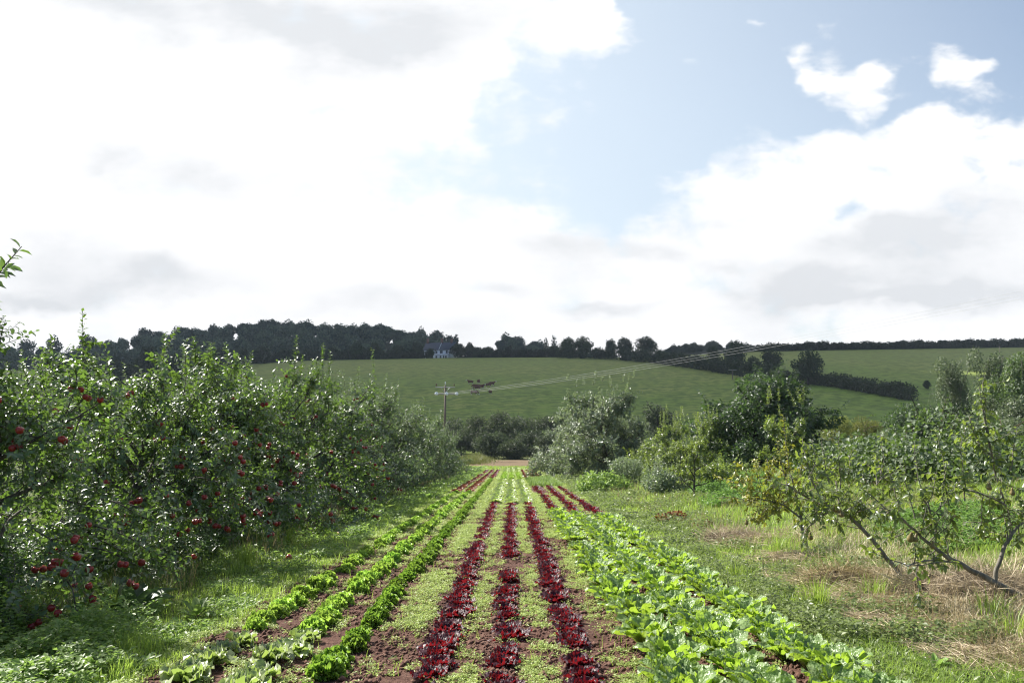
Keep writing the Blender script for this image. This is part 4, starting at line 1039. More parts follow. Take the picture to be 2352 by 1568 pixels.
def build_middle():
    # big dark tree on the right bank
    d = 36; H = top_h(1745, 862, d)
    rs = np.random.RandomState(401); cl = [(0, 0, H * .42, 2.1, 2.1, H * .36), (.25, 0, H * .66, 1.3, 1.3, H * .27)]
    for k in range(54):
        q = rs.uniform(.08, .93); rr = 2.95 * (1 - max(0, q - .42) ** 1.4 * 1.6) * rs.uniform(.55, 1.04); a = k * 2.4 + rs.normal(0, .3); c = rs.uniform(.38, .85)
        cl.append((math.cos(a) * (rr - c * .45), math.sin(a) * (rr - c * .45), q * H, c, c, c * .62))
    fo = clump_crown(rs, cl, 22000, .16, .085, LEAF8)
    for k in range(70):
        c = cl[2 + rs.randint(54)]; u = unit(np.array([c[0], c[1], (c[2] - H * .35) * 1.1])); b = curve(rs, np.array(c[:3]) + u * c[3] * .6, u + np.array([0, 0, .6]), rs.uniform(.4, .9), 4, .1, .08); fo.twig(rs, b, 16, .16, .085, LEAF8)
    t = (stem(rs, H, .13, 1.5), fo.mesh('crown', M['big_leaf']))
    put('broadleaf_tree', 1745, d, t, 'big dark green broadleaf tree standing alone on the right bank', 'tree', None, 0, (1.12, 1.12, 1.0))
    d = 112; H = top_h(1512, 915, d)
    t = blob_tree(402, 2.5, 2.5, .3, H, 20, 1.2, 4200, .28, .18, M['oak_leaf'], LEAF4, .25)
    put('broadleaf_tree', 1512, d, t, 'small dark round tree at the foot of the pasture right of centre', 'tree')
    # scrub between the old apple trees and the pears
    for i, (X, Y, d, rx, mt, lab) in enumerate([(1500, 1010, 38, 1.3, 'pear_leaf', 'yellow green scrub bush at the right of the old apple trees'), (1555, 1020, 33, 1.0, 'silver_leaf', 'silvery scrub bush left of the bare stemmed young tree'), (1610, 1005, 38, 1.2, 'pear_leaf', 'scrub bush touching the left side of the big dark tree'),
                                            (1440, 1050, 34, .9, 'silver_leaf', 'low silvery scrub in front of the old apple trees'), (1650, 1062, 26, .8, 'pear_leaf', 'low scrub before the big dark tree'), (1520, 1088, 26, .8, 'silver_leaf', 'low silvery sapling scrub beside the mown bank'), (1880, 1020, 34, 1.1, 'silver_leaf', 'scrub bush at the right foot of the big dark tree')]):
        H = max(.7, top_h(X, Y, d))
        t = blob_tree(440 + i * 3, rx, rx, .05, H, 14, .42, 3000, .095, .055, M[mt], LEAF4, .03, .05, shoots=16, core=False)
        put('scrub_bush', X, d, t, lab, 'bush', 'scrub bushes on the right bank')
    # gold willows
    for i, (X, w, Y, lab) in enumerate([(1920, 1.0, 946, 'golden willow bush right of the big dark tree'), (1982, 1.0, 950, 'golden willow bush beside the dark evergreen clump')]):
        d = 78 + i * 3; H = top_h(X, Y, d)
        t = blob_tree(410 + i, 2.1, 1.8, 1.0, H, 18, .75, 4200, .22, .06, M['gold_willow_leaf'], LEAF4, .12, .5)
        put('willow_bush', X, d, t, lab, 'bush', 'golden willows')
    # dark dense trees below the birches
    for i, (X, Y, d, rx, mt, lab) in enumerate([(2105, 898, 56, 2.2, 'big_leaf', 'dark glossy evergreen tree between golden willows and birches'), (2185, 915, 60, 2.3, 'oak_leaf', 'dull dark bush under the weeping birches'),
                                            (2270, 975, 50, 1.9, 'birch_leaf', 'grey green bush below the right hand birch'), (2340, 960, 46, 1.9, 'birch_leaf', 'grey green bush at the right edge below the birches'), (2235, 930, 54, 1.7, 'birch_leaf', 'grey green bush between the two slim birches'), (2330, 900, 52, 1.8, 'birch_leaf', 'tall grey green bush in front of the right edge birch'), (2390, 990, 38, 1.8, 'birch_leaf', 'nearest grey green bush at the right edge')]):
        H = top_h(X, Y, d)
        t = blob_tree(420 + i, rx, rx * .9, .2, H, 20, .8, 5200, .17, .11, M[mt], LEAF4, .15)
        put('dense_bush', X, d, t, lab, 'bush')
    # weeping birches
    for i, (X, Y, d, rx, lab) in enumerate([(2200, 826, 66, 1.35, 'slim weeping birch nearest the hill hedge'), (2288, 808, 58, 1.45, 'tallest weeping birch, grey green, second from the right edge'), (2352, 816, 54, 1.6, 'yellow green weeping birch cut by the right edge'),
                                           (2385, 850, 62, 2.0, 'weeping birch filling the gap at the right edge')]):
        rs = np.random.RandomState(430 + i); H = top_h(X, Y, d)
        cl = [(rs.normal(0, rx * .33), rs.normal(0, rx * .33), z, rx * .42 * (1.15 - .6 * abs(z / H - .45)), rx * .42, H * .12) for z in np.linspace(.8, H * .93, 20)]
        fo = clump_crown(rs, cl, 9000, .17, .11, LEAF4, droop=.9)
        for k in range(220):                                      # hanging switches
            c = cl[rs.randint(6, 20)]; a = rs.uniform(0, 6.28); p = np.array([c[0] + math.cos(a) * rx * .55, c[1] + math.sin(a) * rx * .55, c[2] + rs.uniform(-.2, .5)])
            b = curve(rs, p, (math.cos(a) * .5, math.sin(a) * .5, -.6), H * rs.uniform(.12, .26), 4, .1, -.35); fo.twig(rs, b, 18, .14, .085, LEAF4, droop=.8)
        put('birch_tree', X, d, (stem(rs, H, .10, .7, 6, M['pale_bark']), fo.mesh('crown', M['bramble_leaf' if i == 2 else 'birch_leaf'])), lab, 'tree', 'weeping birches at the right')
    # bramble bank
    P = [(spot(X, d), d) for X, d in ((1905, 25), (1990, 22.5), (2090, 20.5), (2190, 19), (2300, 18), (2420, 17.2))]
    P = np.array([(x, y, gz(x, y)) for x, y in P]); o = P[2].copy()
    me = bush_path(441, P - o, 1.1, 2.6, 16000, .12, .085, M['bramble_leaf'], .5, tpl=LEAF8)
    rs = np.random.RandomState(442); fo = Foliage(); mb = MB()
    for k in range(26):
        q = rs.uniform(0, 1); c = np.array([np.interp(q, np.linspace(0, 1, 6), P[:, i]) for i in range(3)]) - o + np.array([rs.normal(0, .5), rs.normal(0, .5), 1.15])
        b = curve(rs, c, (rs.normal(0, .6), rs.normal(0, .4), 1), rs.uniform(.7, 1.2), 7, .1, -.3); mb.tube(b, np.linspace(.008, .003, 8), 4); fo.twig(rs, b, 14, .11, .07, LEAF8)
    r = empty('bramble_thicket', tuple(o), 'dense bramble thicket with arching shoots behind the pear trees', 'bramble')
    link('foliage', me, r); link('cane', mb.mesh('cane', M['stalk']), r); link('arching_foliage', fo.mesh('arching_foliage', M['bramble_leaf']), r)
    # valley willows
    g = 'willow bushes in the valley bottom'
    V = [(905, 958, 104, 2.6, 'olive willow bush far left behind the apple row'), (960, 952, 108, 2.6, 'olive willow bush just left of the utility pole'), (1035, 940, 112, 3.0, 'yellowish willow bush behind the utility pole'), (1090, 946, 110, 3.0, 'olive willow bush right of the utility pole'),
         (1130, 985, 100, 2.4, 'grey willow bush standing forward of the dark ones'), (1145, 938, 116, 3.2, 'tall willow bush in the middle of the valley clump'), (1200, 940, 114, 3.2, 'dark willow bush right of the valley middle'), (1250, 940, 113, 3.2, 'dark willow bush at the right of the valley clump'),
         (1215, 985, 105, 2.5, 'low dark willow bush above the tilled strip'), (1060, 985, 104, 2.6, 'low dark willow bush below the yellowish one'), (1300, 955, 116, 3.0, 'willow bush behind the right hand apple trees'), (1345, 962, 112, 2.8, 'willow bush right of the pointed apple tree top'),
         (1175, 1010, 98, 2.0, 'lowest grey bush at the back of the tilled strip'), (1255, 1000, 102, 2.2, 'dark low bush beside the right apple row end')]
    for i, (X, Y, d, rx, lab) in enumerate(V):
        H = top_h(X, Y, d)
        t = blob_tree(450 + i, rx, rx * .9, -.2, H, 22, .95, 5200, .27, .12, M['willow_leaf'], LEAF4, .12, .1, shoots=8)
        put('willow_bush', X, d, t, lab, 'bush', g)
    # dark trees at the left below the wood, and further in the hollow
    oaks = [blob_tree(470 + k, 5.2, 5.0, .2, 10.5, 22, 2.0, 2600, .85, .55, M['oak_leaf'], LEAF4, .3) for k in range(3)]
    oaks2 = [blob_tree(475 + k, 5.6, 5.2, 1.2, 11.5, 26, 1.9, 3000, .75, .5, M['oak_leaf'], LEAF4, .35) for k in range(2)]
    def far_tree(name, X, Y, d, proto, w, label, group, cat='tree'):
        Hh = top_h(X, Y, d); p = proto[0]; 
        s = Hh / proto[1]; sx = w * d / FPX / proto[2]
        return put(name, X, d, p, label, cat, group, (X * 7.3) % 6.28, (sx, sx, s))
    g = 'dark hedgerow trees along the left crest of the pasture'
    for i, (X, Y, d, w, lab) in enumerate([(345, 792, 330, 70, 'largest dark hedgerow tree above the left pasture corner'), (405, 812, 338, 55, 'dark hedgerow tree right of the largest one'), (450, 805, 350, 50, 'round hedgerow tree third from the left corner'), (500, 796, 372, 55, 'hedgerow tree before the middle of the wood slope'),
                                          (555, 800, 388, 50, 'hedgerow tree at the left end of the long crest hedge'), (600, 790, 398, 45, 'rounded tree in the crest hedge, sixth from left'), (255, 822, 320, 60, 'dark tree behind the top of the nearest apple tree'), (180, 815, 330, 60, 'dark tree seen through the nearest apple tree'),
                                          (300, 830, 310, 55, 'low dark tree at the lower left pasture corner'), (380, 850, 300, 45, 'lowest dark tree on the left pasture edge'), (650, 800, 404, 38, 'small round tree in the crest hedge left of centre'), (760, 795, 404, 40, 'small round tree in the crest hedge below the wood top'),
                                          (815, 782, 404, 36, 'taller round tree in the crest hedge'), (860, 786, 404, 40, 'round tree third left of the white house'), (915, 790, 404, 36, 'round tree second left of the white house'), (705, 798, 404, 34, 'low round tree midway along the crest hedge')]):
        far_tree('hedgerow_tree', X, Y, d, (oaks[i % 3], 10.5, 10.4), w, lab, g)
    g = 'round oaks on the crest right of the house'
    for i, (X, Y, w, lab) in enumerate([(1306, 772, 50, 'leftmost round oak on the crest'), (1342, 769, 46, 'round brownish oak second on the crest'), (1405, 776, 34, 'narrow oak behind the crest pole'), (1436, 772, 48, 'round oak right of the crest pole'), (1487, 770, 58, 'largest round oak at the right of the crest group')]):
        far_tree('oak_tree', X, Y, 408, (oaks2[i % 2], 11.5, 11.2), w, lab, g)
    for X, Y, w, d, lab in [(960, 786, 36, 403, 'bushy garden tree covering the left of the white house'), (1050, 786, 44, 403, 'dark garden tree covering the right end of the white house'), (988, 800, 20, 402, 'small bush in front of the white house wall'), (1078, 786, 30, 410, 'dark pointed tree right of the white house'), (1120, 796, 46, 405, 'wide low tree right of the house garden'),
                            (1092, 795, 36, 404, 'low bushy tree beside the house garden')]:
        far_tree('garden_tree', X, Y, d, (oaks[X % 3], 10.5, 10.4), w, lab, 'garden trees by the white house')
    for i, (X, Y, by, w, lab) in enumerate([(1640, 792, 846, 36, 'pale tree in the right field hedge'), (1690, 778, 856, 50, 'tallest tree in the right field hedge'), (1775, 800, 864, 62, 'broad dark tree in the right field hedge'), (1856, 800, 884, 72, 'round dark tree at the turn of the right field hedge'), (1730, 815, 866, 36, 'small tree between the larger ones of the field hedge')]):
        p = ground_hit(X, by, 150); far_tree('field_tree', X, Y, p.y, (oaks2[i % 2], 11.5, 11.2), w, lab, 'trees in the right field hedge')
    for X, Y, by, lab in [(2130, 872, 893, 'small round bush on the upper right field'), (2165, 878, 897, 'small conical bush on the upper right field')]:
        p = ground_hit(X, by, 150); far_tree('field_bush', X, Y, p.y, (oaks[0], 10.5, 10.4), 20, lab, 'bushes on the upper right field', 'bush')
    hedge('long dark hedge along the left half of the pasture crest', [(570, 0), (800, 0), (985, 0)], 4.4, 3.5, 14000, .8, 'hedge_leaf', 501, 403)
    hedge('dark hedge along the crest between house and oaks', [(1060, 0), (1200, 0), (1330, 0)], 4.4, 3.5, 12000, .8, 'hedge_leaf', 502, 405)
    hedge('dark hedge below the round oaks, curving down the hill', [(1290, 822), (1400, 824), (1500, 832), (1600, 846), (1700, 862), (1770, 872)], 5.2, 4.5, 18000, .8, 'hedge_leaf', 503)
    hedge('olive hedge falling across the right field', [(1760, 871), (1860, 882), (1930, 890), (2010, 904), (2100, 920)], 3.6, 3.4, 16000, .6, 'field_hedge_leaf', 504)
    hedge('clipped dark skyline hedge along the top of the right field', [(1745, 0), (2000, 0), (2250, 0), (2480, 0)], 3.6, 4.2, 60000, .75, 'hedge_leaf', 505, 402)
    hedge('dark scrub along the lower left edge of the pasture', [(250, 885), (330, 885), (385, 883), (430, 872), (500, 856), (570, 843)], 4.5, 4, 6000, .8, 'hedge_leaf', 506)

def build_wood():
    rs = np.random.RandomState(600)
    wt = [blob_tree(610 + k, 6.2, 6.0, 2.5, 14.5, 20, 2.4, 1000, 1.35, 1.0, M['wood_leaf'], LEAF4, .35) for k in range(4)]
    # mass of the wood, one object
    V = []; F = []; T = []; n = 0; Vb = []; Fb = []; Tb = []; nb = 0
    def crown_arrays(me):
        nv = len(me.vertices); c = np.empty(nv * 3, np.float32); me.vertices.foreach_get('co', c)
        li = np.empty(len(me.polygons) * 3, np.int32); me.loops.foreach_get('vertex_index', li)
        t = np.empty(nv, np.float32); me.attributes['tint'].data.foreach_get('value', t)
        return c.reshape(-1, 3), li.reshape(-1, 3), t
    arr = [crown_arrays(w[1]) for w in wt]
    def zone(x0, x1, d0, d1, num, hs):
        nonlocal n, nb
        for k in range(num):
            X = rs.uniform(x0, x1); d = rs.uniform(d0, d1); x = spot(X, d)
            c, li, t = arr[rs.randint(4)]; s = hs * rs.uniform(.7, 1.2); a = rs.uniform(0, 6.28)
            P = np.stack([c[:, 0] * math.cos(a) - c[:, 1] * math.sin(a), c[:, 0] * math.sin(a) + c[:, 1] * math.cos(a), c[:, 2] * rs.uniform(.9, 1.15)], 1) * s + np.array([x, d, gz(x, d) - 2])
            sh = rs.uniform(-.35, .35)
            if x0 > 1480: Vb.append(P); Fb.append(li + nb); Tb.append(t); nb += len(P)
            else: V.append(P); F.append(li + n); T.append(np.clip(t + sh, 0, 1)); n += len(P)
    zone(300, 1000, 440, 650, 240, .9); zone(-250, 320, 440, 650, 110, .85); zone(930, 1050, 560, 640, 20, .85)
    zone(1145, 1285, 570, 650, 40, .7); zone(1280, 1540, 500, 640, 40, .55); zone(1505, 1800, 540, 650, 120, .5)
    me = make_mesh('woodland', np.concatenate(V), [np.concatenate(F)], M['wood_leaf'], {'tint': np.concatenate(T)})
    tag(link('woodland', me), 'dark wooded hillside beyond the pasture crest', 'wood', None, 'stuff')
    me = make_mesh('pale_woodland', np.concatenate(Vb), [np.concatenate(Fb)], M['bright_wood_leaf'], {'tint': np.concatenate(Tb)})
    tag(link('pale_woodland', me), 'paler distant wood showing behind the right hand hedge', 'wood', None, 'stuff')
    g = 'trees standing up along the wood skyline'
    sky = [(330, 750, 34, 'first skyline tree at the left shoulder of the wood'), (360, 757, 28, 'small skyline tree right of the left shoulder'), (418, 768, 30, 'low skyline tree on the left slope of the wood'), (488, 745, 34, 'feathery skyline tree on the left slope'), (525, 742, 34, 'feathery skyline tree beside the first feathery one'),
           (590, 740, 36, 'skyline tree left of the wood summit'), (627, 731, 40, 'tallest crown at the wood summit'), (662, 735, 44, 'broad crown right of the summit'), (700, 738, 42, 'broad crown second right of the summit'), (742, 742, 30, 'crown with a gap beside the summit group'), (795, 744, 44, 'wide crown on the right slope of the wood'),
           (835, 742, 36, 'crown on the right slope beside the wide one'), (868, 740, 28, 'narrow spiky crown on the right slope'), (905, 752, 36, 'crown high above the left of the house'), (935, 762, 32, 'crown left above the house roof'), (965, 752, 30, 'tall open tree behind the house chimney'), (1000, 756, 44, 'broad tree directly behind the house roof'),
           (1028, 764, 28, 'thin open tree right behind the house'), (1044, 766, 22, 'wind shaped last tree right of the house'), (1160, 765, 36, 'leaning tree at the left of the small copse'), (1190, 770, 40, 'rounded tree in the small copse'), (1225, 780, 36, 'lower tree at the right of the small copse'),
           (60, 776, 40, 'skyline tree at the far left edge'), (120, 772, 40, 'skyline tree behind the nearest apple shoots'), (200, 765, 40, 'skyline tree between the tall apple shoots')]
    for i, (X, Y, w, lab) in enumerate(sky):
        d = 636; Hh = top_h(X, Y, d); sx = w * d / FPX / 12.4
        put('skyline_tree', X, d, wt[i % 4], lab, 'tree', g, i * 1.3, (sx, sx, Hh / 14.5))
    for X, Y, lab in [(1255, 776, 'shorter conifer on the skyline'), (1272, 771, 'taller ragged conifer on the skyline')]:
        d = 520; Hh = top_h(X, Y, d); r_ = np.random.RandomState(X)
        cl = [(r_.normal(0, .3), r_.normal(0, .3), z, (Hh - z) * .22 + .5, (Hh - z) * .22 + .5, .55) for z in np.linspace(Hh * .3, Hh * .97, 9)]
        fo = clump_crown(r_, cl, 700, .9, .5, LEAF4)
        put('conifer', X, d, (stem(r_, Hh, .25, .5, 3), fo.mesh('crown', M['oak_leaf'])), lab, 'tree', 'conifers on the skyline')
build_middle(); build_wood()

# ------------------------------------------------------------------ house
def build_house():
    M['render'] = simple_mat('render', (.86, .87, .90), (.78, .79, .82), 3, .9)
    M['slate'] = simple_mat('slate', (.085, .095, .125), (.055, .062, .085), 2.5, .6, .4, .3)
    M['pane'] = simple_mat('pane', (.03, .035, .045), None, 3, .15, .6)
    M['brick'] = simple_mat('brick', (.24, .13, .095), (.16, .09, .07), 6, .9)
    M['frame'] = simple_mat('frame', (.75, .76, .78), None, 5, .5)
    d = 416; x = spot(1012, d); rz = R(-20)
    root = empty('house', (x, d, gz(x, d) - .1), 'long white house with slate roof and brick chimneys on the hill crest', 'house', None, rz)
    L2 = 8.4; W2 = 3.4; He = 5.0; Hr = 8.8
    mb = MB(); mb.box(-L2, L2, -W2, W2, -2, He)
    for sx in (-L2, L2):
        mb.poly([(sx, -W2, He), (sx, W2, He), (sx, 0, Hr - .12)], [(0, 1, 2)])
    wall = mb.obj('wall', M['render'], root)
    mb = MB()
    for s in (-1, 1):                                             # roof slopes with thickness and overhang
        y0 = s * (W2 + .35); z0 = He - .3
        for (za, zb) in ((0, .16),):
            pts = [(-L2 - .3, y0, z0 + za), (L2 + .3, y0, z0 + za), (L2 + .3, 0, Hr + za), (-L2 - .3, 0, Hr + za), (-L2 - .3, y0, z0 + zb), (L2 + .3, y0, z0 + zb), (L2 + .3, 0, Hr + zb), (-L2 - .3, 0, Hr + zb)]
            mb.poly(pts, [(0, 1, 2, 3), (4, 5, 6, 7), (0, 1, 5, 4), (1, 2, 6, 5), (3, 0, 4, 7)])
    roof = mb.obj('roof', M['slate'], root)
    for cx, h in ((-L2 + .8, 2.2), (.6, 2.0), (L2 - 2.2, 1.7)):
        c = MB(); c.box(cx - .55, cx + .55, -.42, .42, Hr - .6, Hr + h); c.box(cx - .65, cx + .65, -.5, .5, Hr + h, Hr + h + .18)
        for q in (-.28, .28): c.tube([(cx + q, 0, Hr + h + .18), (cx + q, 0, Hr + h + .6)], .15, 7)
        c.obj('chimney', M['brick'], roof)
    v = MB(); v.box(.55, .72, -W2 - .42, -W2 + .02, He - .25, He - .1); v.poly([(.4, -W2 - .36, He - .1), (.7, -W2 - .36, He - .1), (.7, -.02, Hr + .2), (.4, -.02, Hr + .2), (.4, -W2 - .36, He + .08), (.7, -W2 - .36, He + .08), (.7, -.02, Hr + .32), (.4, -.02, Hr + .32)], [(0, 1, 2, 3), (4, 5, 6, 7), (0, 3, 7, 4), (1, 2, 6, 5), (0, 1, 5, 4)]).obj('roof_parapet', M['frame'], roof)
    for wx, z, w, h in [(-6.4, 3.0, 1.0, 1.3), (-3.6, 3.0, 1.0, 1.3), (-.9, 3.0, 1.0, 1.3), (1.9, 3.0, 1.5, 1.5), (5.0, 3.0, 1.0, 1.5), (7.2, 3.0, .9, 1.4), (-6.2, .7, 1.2, 1.4), (-3.4, .7, 1.2, 1.4)]:
        f = MB(); f.box(wx - w / 2 - .08, wx + w / 2 + .08, -W2 - .05, -W2 + .05, z - .08, z + h + .08)
        fo_ = f.obj('window', M['frame'], root)
        p = MB()
        for q in (0, 1): p.box(wx - w / 2 + q * w / 2 + .03, wx + q * w / 2 - .03, -W2 - .07, -W2 - .04, z, z + h)
        p.obj('pane', M['pane'], fo_)
    c = MB(); c.box(-1.0, 6.6, -W2 - 2.4, -W2 - .01, -1, 2.15); c.obj('lean_to', M['render'], root)
    c = MB(); c.poly([(-1.2, -W2 - 2.6, 2.15), (6.8, -W2 - 2.6, 2.15), (6.8, -W2 - .02, 2.95), (-1.2, -W2 - .02, 2.95), (-1.2, -W2 - 2.6, 2.3), (6.8, -W2 - 2.6, 2.3), (6.8, -W2 - .02, 3.1), (-1.2, -W2 - .02, 3.1)], [(0, 1, 2, 3), (4, 5, 6, 7), (0, 1, 5, 4), (1, 2, 6, 5), (3, 0, 4, 7)]).obj('lean_to_roof', M['frame'], root)
    for q in (0.2, 2.6, 4.3, 5.6):
        f = MB(); f.box(q - .5, q + .5, -W2 - 2.46, -W2 - 2.39, .1, 1.85); w_ = f.obj('window', M['frame'], root)
        p = MB(); p.box(q - .42, q - .04, -W2 - 2.49, -W2 - 2.45, .18, 1.77); p.box(q + .04, q + .42, -W2 - 2.49, -W2 - 2.45, .18, 1.77); p.obj('pane', M['pane'], w_)
build_house()

# ------------------------------------------------------------------ utility poles and wires
def build_poles():
    d = 95.0; x = spot(1022, d); base = Vector((x, d, gz(x, d)))
    ztop = at(1023, 884, d).z - base.z; z1 = at(1023, 889, d).z - base.z; z2 = at(1023, 904, d).z - base.z
    wd = Vector((.62, -.785, 0)).normalized(); ad = Vector((wd.y * -1, wd.x, 0))      # along the wires / along the arms
    if ad.x < 0: ad = -ad
    root = empty('utility_pole', tuple(base), 'wooden power pole with two cross arms standing in the valley', 'utility pole')
    mb = MB(); mb.tube([(0, 0, -.5), (0.02, 0, ztop * .5), (0.05, 0, ztop)], [.17, .15, .12], 10); mb.obj('pole', M['pole_wood'], root, True)
    for zz, half, hh in ((z1, 1.38, .06), (z2, 1.55, .075)):
        mb = MB(); mb.tube([tuple(-ad * half + Vector((.05, -.14, zz))), tuple(ad * half + Vector((.05, -.14, zz)))], hh, 4); arm = mb.obj('cross_arm', M['galvanised'], root)
        for k in (-1, 0, 1):
            p = ad * (half - .12) * k + Vector((.05, -.14, zz))
            if zz == z1:
                V, F = lathe([(0, 0), (.02, 0), (.02, .16), (.075, .18), (.05, .24), (.085, .27), (.055, .34), (.06, .40), (0, .42)], 10)
                m2 = MB(); m2.add(V, F)
                if k == 0: p = Vector((.05, 0, ztop - .02))
                m2.obj('pin_insulator', M['brown_porcelain'] if k else M['glass_disc'], arm, True, tuple(p))
            else:
                V, F = lathe([(0, -.10), (.05, -.10), (.06, -.05), (.19, -.03), (.2, .01), (.19, .03), (.07, .06), (.06, .10), (.19, .12), (.2, .16), (.19, .18), (.06, .22), (0, .24)], 14)
                m2 = MB(); m2.add(V, F); o = m2.obj('glass_insulator', M['glass_disc'], arm, True, tuple(p + wd * .22 + Vector((0, 0, 0))))
                o.rotation_euler = wd.to_track_quat('Z', 'Y').to_euler()
    for s in (-1, 1):
        mb = MB(); mb.tube([tuple(ad * .62 * s + Vector((.05, -.12, z1 - .03))), (.05, -.15, z1 - .72)], .03, 4); mb.obj('brace', M['galvanised'], root)
    S = 88.0
    labs = ['power line wire from the far end of the lower cross arm', 'middle power line wire from the pole to the upper right', 'power line wire from the near end of the lower cross arm']
    e1 = at(2352, 610, 44).z
    for k in (-1, 0, 1):
        p0 = base + ad * 1.43 * k + Vector((.05, -.14, z2)) + wd * .5
        pts = []
        slope = (e1 - base.z - z2) / 63.0; sag = 1.25
        for q in np.linspace(0, 1, 41):
            pts.append(tuple(wd * S * q + Vector((0, 0, slope * S * q - 4 * sag * q * (1 - q) + .18 * k * q * 0))))
        mb = MB(); mb.tube(pts, .0060, 5)
        o = mb.obj('power_wire', M['wire'], None, True, tuple(p0)); tag(o, labs[k + 1], 'wire', 'power line wires')
    def small_pole(X, Yt, d, lab, arm=True):
        xx = spot(X, d); b = Vector((xx, d, gz(xx, d))); h = at(X, Yt, d).z - b.z
        r = empty('utility_pole', tuple(b), lab, 'utility pole')
        m = MB(); m.tube([(0, 0, -.5), (0, 0, h)], [.17, .13], 7); m.obj('pole', M['pole_wood'], r, True)
        if arm:
            m = MB(); m.tube([(-1.5, -.15, h - .2), (1.5, .1, h - .2)], .07, 4); a_ = m.obj('cross_arm', M['galvanised'], r)
            for s in (-1.3, 0, 1.3):
                V, F = lathe([(0, 0), (.03, 0), (.09, .1), (.06, .25), (0, .3)], 8); q = MB(); q.add(V, F); q.obj('pin_insulator', M['brown_porcelain'], a_, True, (s, -.05, h - .14))
    small_pole(1397, 783, 397, 'far power pole standing at the pasture crest before the oaks')
    small_pole(1208, 782, 425, 'thin distant pole on the crest left of the conifers', False)
    p = ground_hit(1683, 872, 150); small_pole(1683, 848, p.y, 'small power pole below the right field hedge')
build_poles()

# ------------------------------------------------------------------ cattle
def cow_mats():
    m, nt, ns, ls = new_mat('cow_hide')
    at_ = node(ns, 'ShaderNodeAttribute', attribute_name='tint')
    p = node(ns, 'ShaderNodeBsdfPrincipled'); p.inputs['Roughness'].default_value = .75
    ls.new(mixcol(ns, ls, at_.outputs['Fac'], (.13, .042, .022), (.62, .58, .52)), p.inputs['Base Color'])
    o = node(ns, 'ShaderNodeOutputMaterial'); ls.new(p.outputs[0], o.inputs[0]); return m
M['cow'] = cow_mats()
def cow_mesh(graze, seed):
    """one continuous skinned body; x forward"""
    rs = np.random.RandomState(seed)
    if graze: head = [(.98, 0, 1.02), (1.22, 0, .72), (1.36, 0, .42), (1.47, 0, .17), (1.50, 0, .06)]
    else: head = [(.98, 0, 1.22), (1.22, 0, 1.42), (1.42, 0, 1.50), (1.62, 0, 1.36), (1.72, 0, 1.27)]
    V = [(0, 0, .92), (-.35, 0, .94), (-.72, 0, 1.02), (-.92, 0, 1.05), (.35, 0, .90), (.70, 0, .98)] + head
    Rr = [(.40, .42), (.38, .38), (.30, .30), (.16, .2), (.38, .40), (.31, .33), (.2, .24), (.15, .17), (.15, .15), (.10, .11), (.075, .07)]
    E = [(0, 1), (1, 2), (2, 3), (0, 4), (4, 5), (5, 6), (6, 7), (7, 8), (8, 9), (9, 10)]
    def chain(start, pts, rr):
        last = start
        for p, r in zip(pts, rr):
            V.append(p); Rr.append((r, r)); E.append((last, len(V) - 1)); last = len(V) - 1
    for s in (-1, 1):
        st = rs.uniform(-.14, .14)
        chain(2, [(-.68, .2 * s, .86), (-.58 + st * .5, .22 * s, .62), (-.76 + st, .22 * s, .42), (-.70 + st, .22 * s, .12), (-.66 + st, .22 * s, .02)], [.19, .14, .075, .06, .075])
        st = -st
        chain(5, [(.66, .19 * s, .72), (.66 + st * .5, .2 * s, .44), (.66 + st, .2 * s, .12), (.69 + st, .2 * s, .02)], [.15, .09, .06, .075])
        hx = head[1] if graze else head[2]
        chain(8 if not graze else 7, [(hx[0] - .02, .16 * s, hx[2] + .05), (hx[0] - .05, .27 * s, hx[2] + .02)], [.04, .035])
    chain(3, [(-1.02, 0, .95), (-1.06, 0, .6), (-1.05, 0, .38)], [.05, .03, .05])
    chain(1, [(-.42, 0, .56)], [.13])
    me = bpy.data.meshes.new('cow_skeleton'); me.from_pydata(V, E, [])
    ob = bpy.data.objects.new('tmp', me); C.objects.link(ob)
    md = ob.modifiers.new('Skin', 'SKIN'); md.use_smooth_shade = True; ob.modifiers.new('Sub', 'SUBSURF').levels = 1
    for i, sv in enumerate(me.skin_vertices[0].data): sv.radius = Rr[i]; sv.use_root = (i == 0)
    dg = bpy.context.evaluated_depsgraph_get()
    out = bpy.data.meshes.new_from_object(ob.evaluated_get(dg)); bpy.data.objects.remove(ob)
    n = len(out.vertices); c = np.empty(n * 3, np.float32); out.vertices.foreach_get('co', c); c = c.reshape(-1, 3)
    hx = head[2]
    dist = np.linalg.norm(c - np.array(head[3]), axis=1)
    white = (c[:, 2] < .34) & (c[:, 0] < 1.15) | (dist < .36) | ((c[:, 2] < .62) & (np.abs(c[:, 0]) < .5) & (np.abs(c[:, 1]) < .25)) | ((c[:, 0] < -1.0) & (c[:, 2] < .55))
    a = out.attributes.new('tint', 'FLOAT', 'POINT'); a.data.foreach_set('value', white.astype(np.float32))
    out.materials.clear(); out.materials.append(M['cow']); out.name = 'cow'
    for p in out.polygons: p.use_smooth = True
    return out
